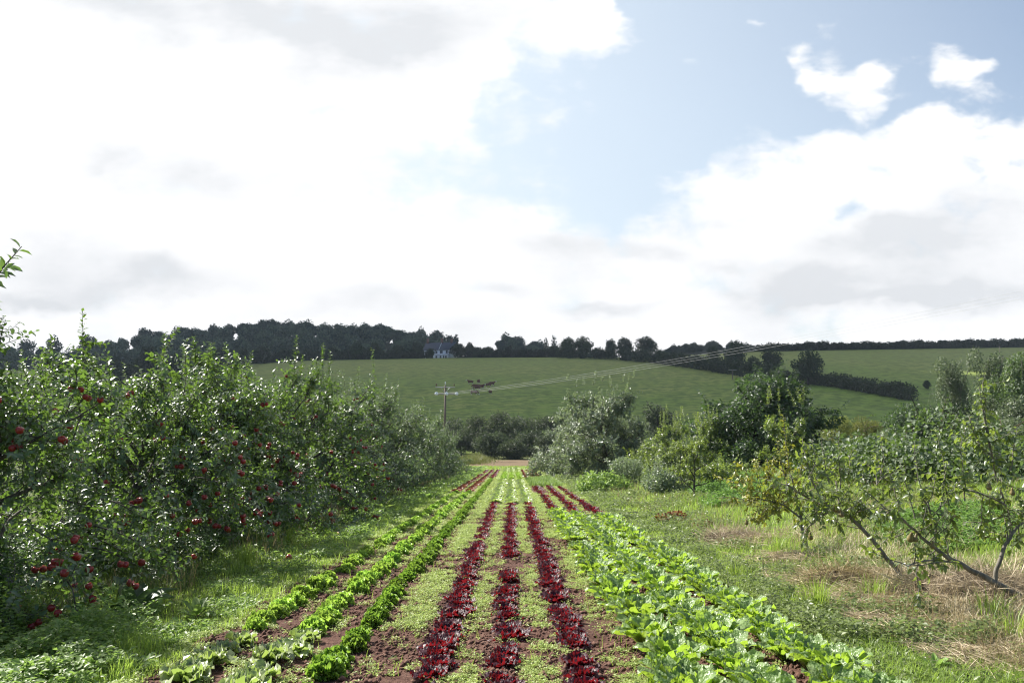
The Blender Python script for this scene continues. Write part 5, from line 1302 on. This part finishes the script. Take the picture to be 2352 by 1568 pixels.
def build_cows():
    g1 = [cow_mesh(True, 1), cow_mesh(True, 2)]; s1 = [cow_mesh(False, 3), cow_mesh(False, 4)]
    herd = [(1081, 882, s1[0], 200, .95, 'brown and white cow at the upper left of the herd, facing left'), (1099, 881, s1[1], 75, .95, 'cow at the top of the herd seen from behind'),
            (1122, 889, g1[0], 190, 1.0, 'dark brown cow grazing leftward at the right of the herd'), (1129, 886, s1[0], 20, 1.0, 'cow standing behind the grazing one at the right of the herd'),
            (1093, 892, g1[1], 185, 1.0, 'cow half hidden behind the reddest one in the herd middle'), (1097, 896, g1[0], 195, 1.08, 'reddest cow, grazing broadside in the herd middle'), (1105, 893, s1[1], 330, 1.0, 'cow facing right beside the reddest one'),
            (1089, 907, g1[1], 15, 1.0, 'dark cow under the wires at the lower left of the herd'), (1126, 905, s1[1], 250, .85, 'white legged calf under the wires at the lower right of the herd')]
    for X, Y, me, a, s, lab in herd:
        p = ground_hit(X, Y, 150)
        tag(link('cow', me, None, tuple(p), R(a), s * 1.05), lab, 'cow', 'cattle grazing on the pasture')
build_cows()
# ------------------------------------------------------------------ ground cover
def scatter(rs, n, y0, y1, xl, xr):
    y = y0 * (y1 / y0) ** rs.uniform(0, 1, n)
    l = xl(y); r = xr(y)
    return l + (r - l) * rs.uniform(0, 1, n), y

def blade_obj(name, mat, label, cat, rs, x, y, h, w, lean, zf=None, tint=None):
    z = (zf or G)(x, y)
    P = np.stack([x, y, z], 1)
    V, Q, T = blades(rs, P, h, w, lean)
    t = np.repeat(rs.uniform(0, 1, len(x)) if tint is None else tint, 5)
    tag(link(name, make_mesh(name, V, [Q, T], M[mat], {'tint': t})), label, cat, None, 'stuff')

def rosettes(rs, x, y, z, k, L, hgt, tpl=LEAF4, up=.45, wr=.6):
    """k small leaves round every plant centre"""
    n = len(x); m = n * k
    az = np.tile(np.arange(k) * 2.4, n) + np.repeat(rs.uniform(0, 6.28, n), k) + rs.normal(0, .3, m)
    hh = np.repeat(hgt, k) * rs.uniform(.15, 1, m); LL = np.repeat(L, k) * rs.uniform(.6, 1.2, m)
    rr = LL * rs.uniform(.1, .9, m) * .8
    d = np.stack([np.cos(az), np.sin(az), np.zeros(m)], 1)
    P = np.stack([np.repeat(x, k), np.repeat(y, k), np.repeat(z, k)], 1) + d * rr[:, None]; P[:, 2] += hh
    D = unit(d + np.stack([np.zeros(m), np.zeros(m), rs.normal(up * .5, .35, m)], 1)); N = unit(np.stack([rs.normal(0, .35, m), rs.normal(0, .35, m), np.ones(m)], 1))
    return leaves(P, D, N, LL, LL * wr, tpl), np.repeat(np.clip(rs.uniform(0, 1, n)[:, None] * .6 + rs.uniform(0, .4, (n, k)), 0, 1).ravel(), len(tpl[0]))

def rosette_obj(name, mat, label, cat, rs, x, y, k, L, hgt, zf=None, **kw):
    z = (zf or G)(x, y)
    (V, F, q), t = rosettes(rs, x, y, z, k, L, hgt, **kw)
    tag(link(name, make_mesh(name, V, [F], M[mat], {'tint': t})), label, cat, None, 'stuff')

def weed_mask(x, y):
    g = lambda c, s: np.exp(-((x - c) / s) ** 2)
    m = 1.15 * g(-.86, .17) + .75 * g(-.33, .15) + .7 * g(.2, .14) + 1.1 * g(.80, .17) + .5 * g(-1.42, .12) + .45 * g(-1.87, .13) + .8 * g(-2.38, .18) + .35 * g(1.27, .14) + .3 * g(1.75, .14) + .7 * g(2.4, .15)
    return m + np.clip((y - 12) / 30, 0, 1) * (.55 + .35 * (x > -1.0)) * (np.abs(x + 1.05) > .12)

def build_cover():
    rs = np.random.RandomState(900)
    # chickweed in the beds
    x, y = scatter(rs, 210000, 4.2, 77, lambda y: -2.6 + 0 * y, lambda y: 2.5 + 0 * y)
    keep = weed_mask(x, y) * np.clip(2.6 * (fbm(x, y, .8, 61) - .28), 0.1, 1.15) + 2.0 * (fbm(x, y, .13, 71) - .5) + .8 * (fbm(x, y, .05, 73) - .5) > .64 + rs.uniform(-.4, .4, len(x))
    rows = np.min(np.abs(x[:, None] - np.array([-2.1, -1.66, -1.22, -.5, -.02, .44, .88, 1.3, 1.72])[None]), axis=1)
    keep &= ~((y > 30) & (rows < .15))
    x, y = x[keep], y[keep]
    sc = np.maximum(1, y / 8) ** .75
    rosette_obj('weeds', 'weed', 'small pale green weeds carpeting the paths between the rows', 'weeds', rs, x, y, 7, .020 * sc, .035 * sc ** .5, soil_z)
    # taller single weeds and grass blades in the beds
    x, y = scatter(rs, 5000, 4.2, 40, lambda y: -2.6 + 0 * y, lambda y: 2.5 + 0 * y)
    keep = weed_mask(x, y) * fbm(x, y, .5, 66) > .28; x, y = x[keep], y[keep]
    blade_obj('grass_sprigs', 'grass', 'thin grass sprigs growing among the bed weeds', 'grass', rs, x, y, rs.uniform(.05, .14, len(x)), .004 * np.maximum(1, y / 8), .7, soil_z)
    # left strip
    edge = lambda y: -.70 * y - .6
    x, y = scatter(rs, 120000, 4.0, 80, lambda y: np.maximum(edge(y), -8.5), lambda y: -2.34 + .0 * y)
    n = len(x); near_tree = sstep(-3.6, -4.9, x); sc = np.maximum(1, y / 9) ** .8
    tall = fbm(x, y, 1.3, 81)
    clump = fbm(x, y, .28, 83)
    h = (.03 + .05 * rs.uniform(0, 1, n) + near_tree * .16 * tall + .5 * np.clip(clump - .52, 0, 1) + .12 * np.clip(tall - .5, 0, 1)) * np.maximum(1, y / 14) ** .35
    blade_obj('grass', 'grass', 'short green grass of the strip between lettuces and apple trees', 'grass', rs, x, y, h, .0055 * sc, .8)
    x, y = scatter(rs, 34000, 4.0, 75, lambda y: np.maximum(edge(y), -6.5), lambda y: -2.45 + 0 * y)
    keep = fbm(x, y, .5, 85) > .47; x, y = x[keep], y[keep]; sc = np.maximum(1, y / 9) ** .75 * rs.uniform(.6, 1.5, len(x))
    rosette_obj('strip_weeds', 'green_weed', 'low leafy weeds mixed in the grass strip', 'weeds', rs, x, y, 7, .038 * sc, (.03 + .32 * np.clip(fbm(x, y, .4, 87) - .42, 0, 1)) * sc ** .5)
    # long rank grass, coloured dark for tree shade, and dry stems under the apple trees
    x, y = scatter(rs, 42000, 5.5, 74, lambda y: np.maximum(edge(y), -8.2), lambda y: -3.75 + .5 * np.sin(y * .9) * .5)
    n = len(x); sc = np.maximum(1, y / 9) ** .8; c = fbm(x, y, .8, 91)
    keep = c > .38; x, y, sc, c = x[keep], y[keep], sc[keep], c[keep]; n = len(x)
    blade_obj('long_grass', 'shade_rank_grass', 'long rank grass tufts along the foot of the apple row', 'grass', rs, x, y, rs.uniform(.14, .34, n) * (.4 + c) * np.maximum(1, y / 16) ** .3, .007 * sc, 1.05)
    x, y = scatter(rs, 9000, 6.5, 72, lambda y: -5.6 + 0 * y, lambda y: -3.6 + .25 * np.sin(y * 1.7)); keep = fbm(x, y, 1.1, 95) > .52; x, y = x[keep], y[keep]; n = len(x)
    blade_obj('dry_grass', 'dry_grass', 'tall tan dry grass stalks under the apple trees', 'grass', rs, x, y, rs.uniform(.2, .48, n), .0042 * np.maximum(1, y / 9) ** .8, .6)
    # rank leafy undergrowth added to darken the foot of the apple row
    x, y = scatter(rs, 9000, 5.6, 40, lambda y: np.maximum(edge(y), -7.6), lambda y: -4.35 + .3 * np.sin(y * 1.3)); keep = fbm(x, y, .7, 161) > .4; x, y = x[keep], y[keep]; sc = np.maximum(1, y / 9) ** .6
    rosette_obj('undergrowth', 'dock', 'dark leafy undergrowth added to deepen the shade beneath the apple trees', 'weeds', rs, x, y, 10, .055 * sc * rs.uniform(.6, 1.4, len(x)), .1 + .65 * fbm(x, y, .6, 163))
    # weedy mass at the bottom left corner
    x, y = scatter(rs, 5000, 3.9, 6.6, lambda y: -.68 * y - .4, lambda y: -2.62 - .12 * (y - 4)); keep = (x < -2.9) | (fbm(x, y, .5, 97) > .5); x, y = x[keep], y[keep]
    rosette_obj('leafy_weeds', 'green_weed', 'knee high leafy weeds at the lower left corner', 'weeds', rs, x, y, 9, rs.uniform(.02, .06, len(x)), np.clip(.05 + .85 * (fbm(x, y, .45, 98) - .25) * sstep(-2.6, -3.4, x), .04, .42))
    # right bank
    redge = lambda y: .70 * y + .8
    x, y = scatter(rs, 115000, 3.9, 60, lambda y: 2.36 + 0 * y, lambda y: np.minimum(redge(y), 3.5 + .42 * y))
    n = len(x); sc = np.maximum(1, y / 9) ** .8; c = fbm(x, y, 1.0, 101)
    h = (.05 + .09 * rs.uniform(0, 1, n) + .45 * np.clip(c - .45, 0, 1) * sstep(3.2, 6, x)) * np.maximum(1, y / 14) ** .4
    blade_obj('bank_grass', 'grass', 'rough green grass covering the right bank', 'grass', rs, x, y, h, .0055 * sc, .85)
    x, y = scatter(rs, 42000, 3.9, 50, lambda y: 2.3 + 0 * y, lambda y: np.minimum(redge(y), 3.5 + .42 * y)); keep = fbm(x, y, .8, 105) > np.where(x < 3.7, .36, .5); x, y = x[keep], y[keep]; sc = np.maximum(1, y / 9) ** .75
    sc = sc * rs.uniform(.6, 1.6, len(x)); rosette_obj('bank_weeds', 'nettle', 'low dark weeds trailing over the right bank', 'weeds', rs, x, y, 7, .034 * sc, (.05 + .4 * np.clip(fbm(x, y, .45, 107) - .45, 0, 1)) * sc ** .5)
    # dry stalks and lying straw on the right bank
    x, y = scatter(rs, 16000, 4.2, 34, lambda y: 3.3 + 0 * y, lambda y: np.minimum(redge(y), 11 + 0 * y)); keep = fbm(x, y, .9, 111) > .5; x, y = x[keep], y[keep]; n = len(x)
    blade_obj('dry_stalks', 'dry_grass', 'thin dry stalks standing in the right bank grass', 'grass', rs, x, y, rs.uniform(.12, .4, n), .004 * np.maximum(1, y / 9) ** .8, 1.0)
    pts = []
    for X, Y, rx, ry, num in [(1700, 1245, .9, .7, 1500), (1890, 1335, .9, .6, 2400), (2010, 1385, 1.0, .55, 3400), (2120, 1405, .9, .5, 3000), (2260, 1395, .8, .5, 3000), (2040, 1330, .7, .6, 1300), (2110, 1470, .9, .45, 2600), (2230, 1520, .8, .35, 2200), (1790, 1290, .5, .4, 900), (2300, 1450, .7, .4, 1800), (2180, 1440, 1.1, .6, 3000), (1980, 1500, .9, .4, 1500), (2080, 1540, .8, .3, 1500), (1960, 1440, .5, .35, 900)]:
        p = ground_hit(X, Y); a = rs.uniform(0, 6.28, num); num = int(num * .62); a = a[:num]; r = np.abs(rs.normal(0, .8, num))
        pts.append(np.stack([p.x + np.cos(a) * r * rx, p.y + np.sin(a) * r * ry], 1))
    pts = np.concatenate(pts); pts = pts[pts[:, 0] > 2.9]; n = len(pts)
    z = G(pts[:, 0], pts[:, 1]) + rs.uniform(.01, .10, n)
    a = rs.uniform(0, PI, n) + .5 * np.sin(pts[:, 0] * 2)
    D = unit(np.stack([np.cos(a), np.sin(a), rs.normal(0, .16, n)], 1)); L = rs.uniform(.12, .45, n)
    V, F, q = leaves(np.concatenate([pts, z[:, None]], 1) - D * (L * .5)[:, None], D, unit(rs.normal(0, .5, (n, 3)) + np.array([0, 0, 1.])), L, .0055 * np.maximum(1, pts[:, 1] / 9), STRIP)
    tag(link('straw', make_mesh('straw', V, [F], M['straw'], {'tint': np.repeat(rs.uniform(0, 1, n), q)})), 'pale mown straw lying matted on the right bank', 'straw', None, 'stuff')
    # pale dry blades through the lower right corner
    x, y = scatter(rs, 26000, 3.9, 15, lambda y: 2.9 + .12 * y, lambda y: .70 * y + .6); keep = fbm(x, y, .7, 151) > .42; x, y = x[keep], y[keep]; n = len(x)
    blade_obj('dry_blades', 'straw', 'pale dry blades mixed in the grass of the lower right corner', 'grass', rs, x, y, rs.uniform(.06, .26, n), .0045, 1.25)
    # bright green herb crops: a patch beside the old apple trees, one behind the pears, seedlings in the far bed
    def patch(name, label, X0, X1, d0, d1, n, L, h, mat='herb', cat='crop', k=7):
        yy = rs.uniform(d0, d1, n); xx = np.array([spot(X, 1) for X in (X0, X1)]); xa = (xx[0] + (xx[1] - xx[0]) * rs.uniform(0, 1, n)) * yy
        q = ((xa / yy - xx.mean()) / (xx[1] - xx[0]) * 2) ** 2 + ((yy - (d0 + d1) / 2) / (d1 - d0) * 2) ** 2
        kp = q + (fbm(xa, yy, 1.6, 131) - .5) * 1.6 < .85; xa, yy = xa[kp], yy[kp]; n = len(xa)
        hn = h * (.15 + 1.1 * fbm(xa, yy, .7, 121) * np.clip(1.15 - q[kp], .25, 1))
        rosette_obj(name, mat, label, cat, rs, xa, yy, k, np.full(n, L), hn)
    patch('herb_patch', 'bright green leafy patch between the young trees and the yellow pear', 1560, 1800, 19.5, 30, 5200, .085, .5)
    patch('clover_patch', 'bright green leafy patch behind the pear trees', 1990, 2360, 10.2, 14.5, 6500, .06, .32)
    n = 9000; x = rs.choice([1.0, 1.2, 1.45, 1.65, 1.9, 2.1], n) + rs.normal(0, .09, n); y = rs.uniform(36.4, 48.5, n); keep = ~((x < 1.6) & (y > 47)); x, y = x[keep], y[keep]
    blade_obj('seedlings', 'bindweed_leaf', 'feathery bright green seedling rows behind the right red rows', 'crop', rs, x, y, rs.uniform(.12, .3, len(x)), .03, .8, soil_z)
    n = 7000; y = rs.uniform(74, 79.5, n); x = rs.uniform(-7, 7, n)
    blade_obj('headland_grass', 'grass', 'bright grass strip between the lettuce rows and the tilled strip', 'grass', rs, x, y, rs.uniform(.1, .28, n), .05, .8)
    n = 5000; y = rs.uniform(84, 99, n); x = rs.normal(-4.6, 1.5, n) - (99 - y) * .08
    blade_obj('valley_grass', 'pasture_tuft', 'tall pale grass at the left of the tilled strip', 'grass', rs, x, y, rs.uniform(.3, .9, n) * np.exp(-((x + 4.4) / 2.2) ** 2) + .1, .05, .6)
    # tufts, docks and single plants
    def tuft(X, Y, n, h, mat, label, name='grass_tuft', spread=.075, w=.007, group=None, lean=.55):
        p = ground_hit(X, Y); a = rs.uniform(0, 6.28, n); r = np.abs(rs.normal(0, spread, n))
        P = np.stack([np.cos(a) * r, np.sin(a) * r, np.zeros(n)], 1)
        V, Q, T = blades(rs, P, h * rs.uniform(.5, 1.1, n), np.full(n, w), lean, a + rs.normal(0, .8, n))
        o = link(name, make_mesh(name, V, [Q, T], M[mat], {'tint': np.repeat(rs.uniform(0, 1, n), 5)}), None, tuple(p)); tag(o, label, 'grass', group)
    g = 'separate grass tufts'
    for X, Y, n, h, lab in [(1875, 1412, 130, .42, 'arching dark green grass tuft below the leaning pear trunk'), (2010, 1385, 110, .30, 'bright grass tuft in the straw right of the leaning trunk'), (1690, 1330, 70, .26, 'grass tuft beside the middle of the romaine rows'), (1790, 1270, 90, .32, 'grass tuft under the yellowing pear tree'),
                            (1905, 1240, 80, .38, 'grass tuft between the two pear trunks'), (660, 1255, 120, .4, 'long grass tuft at the shaded edge under the apple trees'), (560, 1310, 120, .42, 'long grass tuft nearest the second apple tree'), (720, 1185, 120, .5, 'pale long tuft by the fourth apple tree'), (90, 1440, 140, .5, 'tall bright grass tuft at the left edge'),
                            (250, 1420, 90, .36, 'grass tuft beside the big leaved dock'), (1690, 1212, 70, .35, 'grass tuft behind the dead brown plant'), (2280, 1440, 120, .34, 'soft grass tuft below the forked pear limb'), (2330, 1490, 90, .36, 'grass tuft at the right edge of the picture')]:
        tuft(X, Y, n, h, 'grass', lab, group=g)
    def dock(X, Y, n, L, mat, label, name='dock_plant', cat='plant', up=(.3, 1.1)):
        p = ground_hit(X, Y); a = np.arange(n) * 2.4 + rs.normal(0, .3, n); el = rs.uniform(*up, n)
        d = np.stack([np.cos(a) * np.cos(el), np.sin(a) * np.cos(el), np.sin(el)], 1)
        V, F, q = leaves(d * L * .25, d, unit(np.stack([-np.cos(a) * .6, -np.sin(a) * .6, np.ones(n)], 1)), L * rs.uniform(.7, 1.2, n), L * .5 * rs.uniform(.7, 1.2, n), LEAF8)
        mb = MB()
        for k in range(n): mb.tube([(0, 0, -.02), tuple(d[k] * L * .13), tuple(d[k] * L * .27)], [.008, .006, .005], 4, False)
        r = empty(name, tuple(p), label, cat)
        link('foliage', make_mesh('foliage', V, [F], M[mat], {'tint': np.repeat(rs.uniform(0, 1, n), q)}, True), r); link('stem', mb.mesh('stem', M['stalk']), r)
    dock(300, 1410, 11, .34, 'dock', 'burdock with large drooping leaves in the shaded grass strip'); dock(215, 1385, 8, .34, 'dock', 'burdock behind the larger one at the shaded left')
    dock(450, 1420, 14, .17, 'green_weed', 'leafy weed clump in the light near the crisp lettuces'); dock(880, 1172, 16, .32, 'bindweed_leaf', 'bright broad leaved dock halfway along the grass strip'); dock(985, 1150, 12, .3, 'green_weed', 'broad leaved dock farther along the grass strip')
    dock(820, 1225, 16, .2, 'green_weed', 'leafy weed clump beside the outermost lettuce row'); dock(2150, 1548, 14, .12, 'green_weed', 'small rosette weed at the lower right in dry grass')
    # burnt orange dead plant
    def mound(X, Y, name, label, cat, mat, rx, rz, n, L, W, stuff_tpl=STRIP, core=None, d=None):
        p = ground_hit(X, Y) if d is None else Vector((spot(X, d), d, gz(spot(X, d), d)))
        u = rdir(rs, n); u[:, 2] = np.abs(u[:, 2])
        P = u * np.array([rx, rx * .75, rz]) * rs.uniform(.55, 1.08, (n, 1))
        D = unit(rs.normal(0, 1, (n, 3)) * np.array([1, 1, .45]) + u * .4); N = unit(u + rs.normal(0, .4, (n, 3)))
        V, F, q = leaves(P, D, N, L * rs.uniform(.5, 1.2, n), W * rs.uniform(.6, 1.2, n), stuff_tpl)
        r = empty(name, tuple(p), label, cat)
        link('covering', make_mesh('covering', V, [F], M[mat], {'tint': np.repeat(rs.uniform(0, 1, n), q)}), r)
        if core:
            th = np.linspace(0, PI / 2, 6); prof = [(math.cos(t) * .86, math.sin(t) * .86) for t in th]
            V, F = lathe(prof, 16); V = V * np.array([rx, rx * .75, rz]) * (1 + rs.uniform(-.12, .12, (len(V), 1)))
            mb = MB(); mb.add(V, F); mb.obj('core', M[core], r)
        return r
    mound(1545, 1200, 'dead_plant', 'burnt orange dead leafy plant lying on the right bank', 'dead plant', 'dead_leaf', .36, .22, 330, .11, .07, LEAF4)
    mound(1620, 1208, 'dead_plant', 'smaller withered brown sprig right of the orange dead plant', 'dead plant', 'dead_leaf', .22, .1, 60, .1, .04, LEAF4)
    mound(1690, 1240, 'straw_heap', 'flattened grey straw heap left of the pear trees', 'straw heap', 'straw', .65, .14, 900, .3, .008, core='humus')
    mound(1925, 1345, 'straw_heap', 'dark matted root and straw heap before the leaning trunk', 'straw heap', 'dry_grass', .42, .17, 1100, .2, .010, core='humus')
    mound(2250, 1375, 'straw_heap', 'brown straw heap under the forked pear limb', 'straw heap', 'straw', .75, .26, 1700, .3, .007, core='humus')
    mound(1385, 1108, 'bindweed_heap', 'bright green bindweed smothering a heap beside the old apple tree', 'bindweed', 'bindweed_leaf', 1.15, .8, 1200, .14, .11, LEAF8, core=None, d=31)
    mound(1215, 1022, 'grass_hummock', 'pale grassy hummock left of the tilled strip', 'grass', 'dry_grass', 2.3, 1.1, 1600, .5, .06, d=97) if False else None
    mb = MB(); V, F = lathe([(0, .16), (.05, .15), (.07, .08), (.06, -.02), (0, -.03)], 7); V = V * np.array([.55, .8, .5]) * (1 + rs.uniform(-.35, .35, (len(V), 1))); mb.add(V, F)
    p = ground_hit(1926, 1462); tag(mb.obj('bark_chunk', M['dead_leaf'], None, False, tuple(p)), 'reddish chunk of broken wood on the weedy right bank', 'wood')
    mb = MB(); mb.tube([(-.3, 0, .05), (0, .03, .1), (.35, .1, .04)], [.018, .015, .008], 6); p = ground_hit(1455, 1185); tag(mb.obj('fallen_stick', M['pale_bark'], None, True, tuple(p)), 'bleached stick lying in grass right of the red rows', 'stick')
    for X, Y, lab in [(1352, 1480, 'small pale stone on soil beside the right red row'), (1182, 1329, 'pale stone in the gap of the middle red row'), (1215, 1440, 'flat stone among weeds between the red rows')]:
        p = ground_hit(X, Y); V, F = lathe([(0, .02), (.018, .017), (.028, .004), (.022, -.01), (0, -.012)], 8); mb = MB(); mb.add(V * (1 + rs.uniform(-.15, .15, (len(V), 1))), F)
        tag(mb.obj('stone', M['dry_soil'], None, True, (p.x, p.y, float(soil_z(p.x, p.y)) + .008)), lab, 'stone')
build_cover()
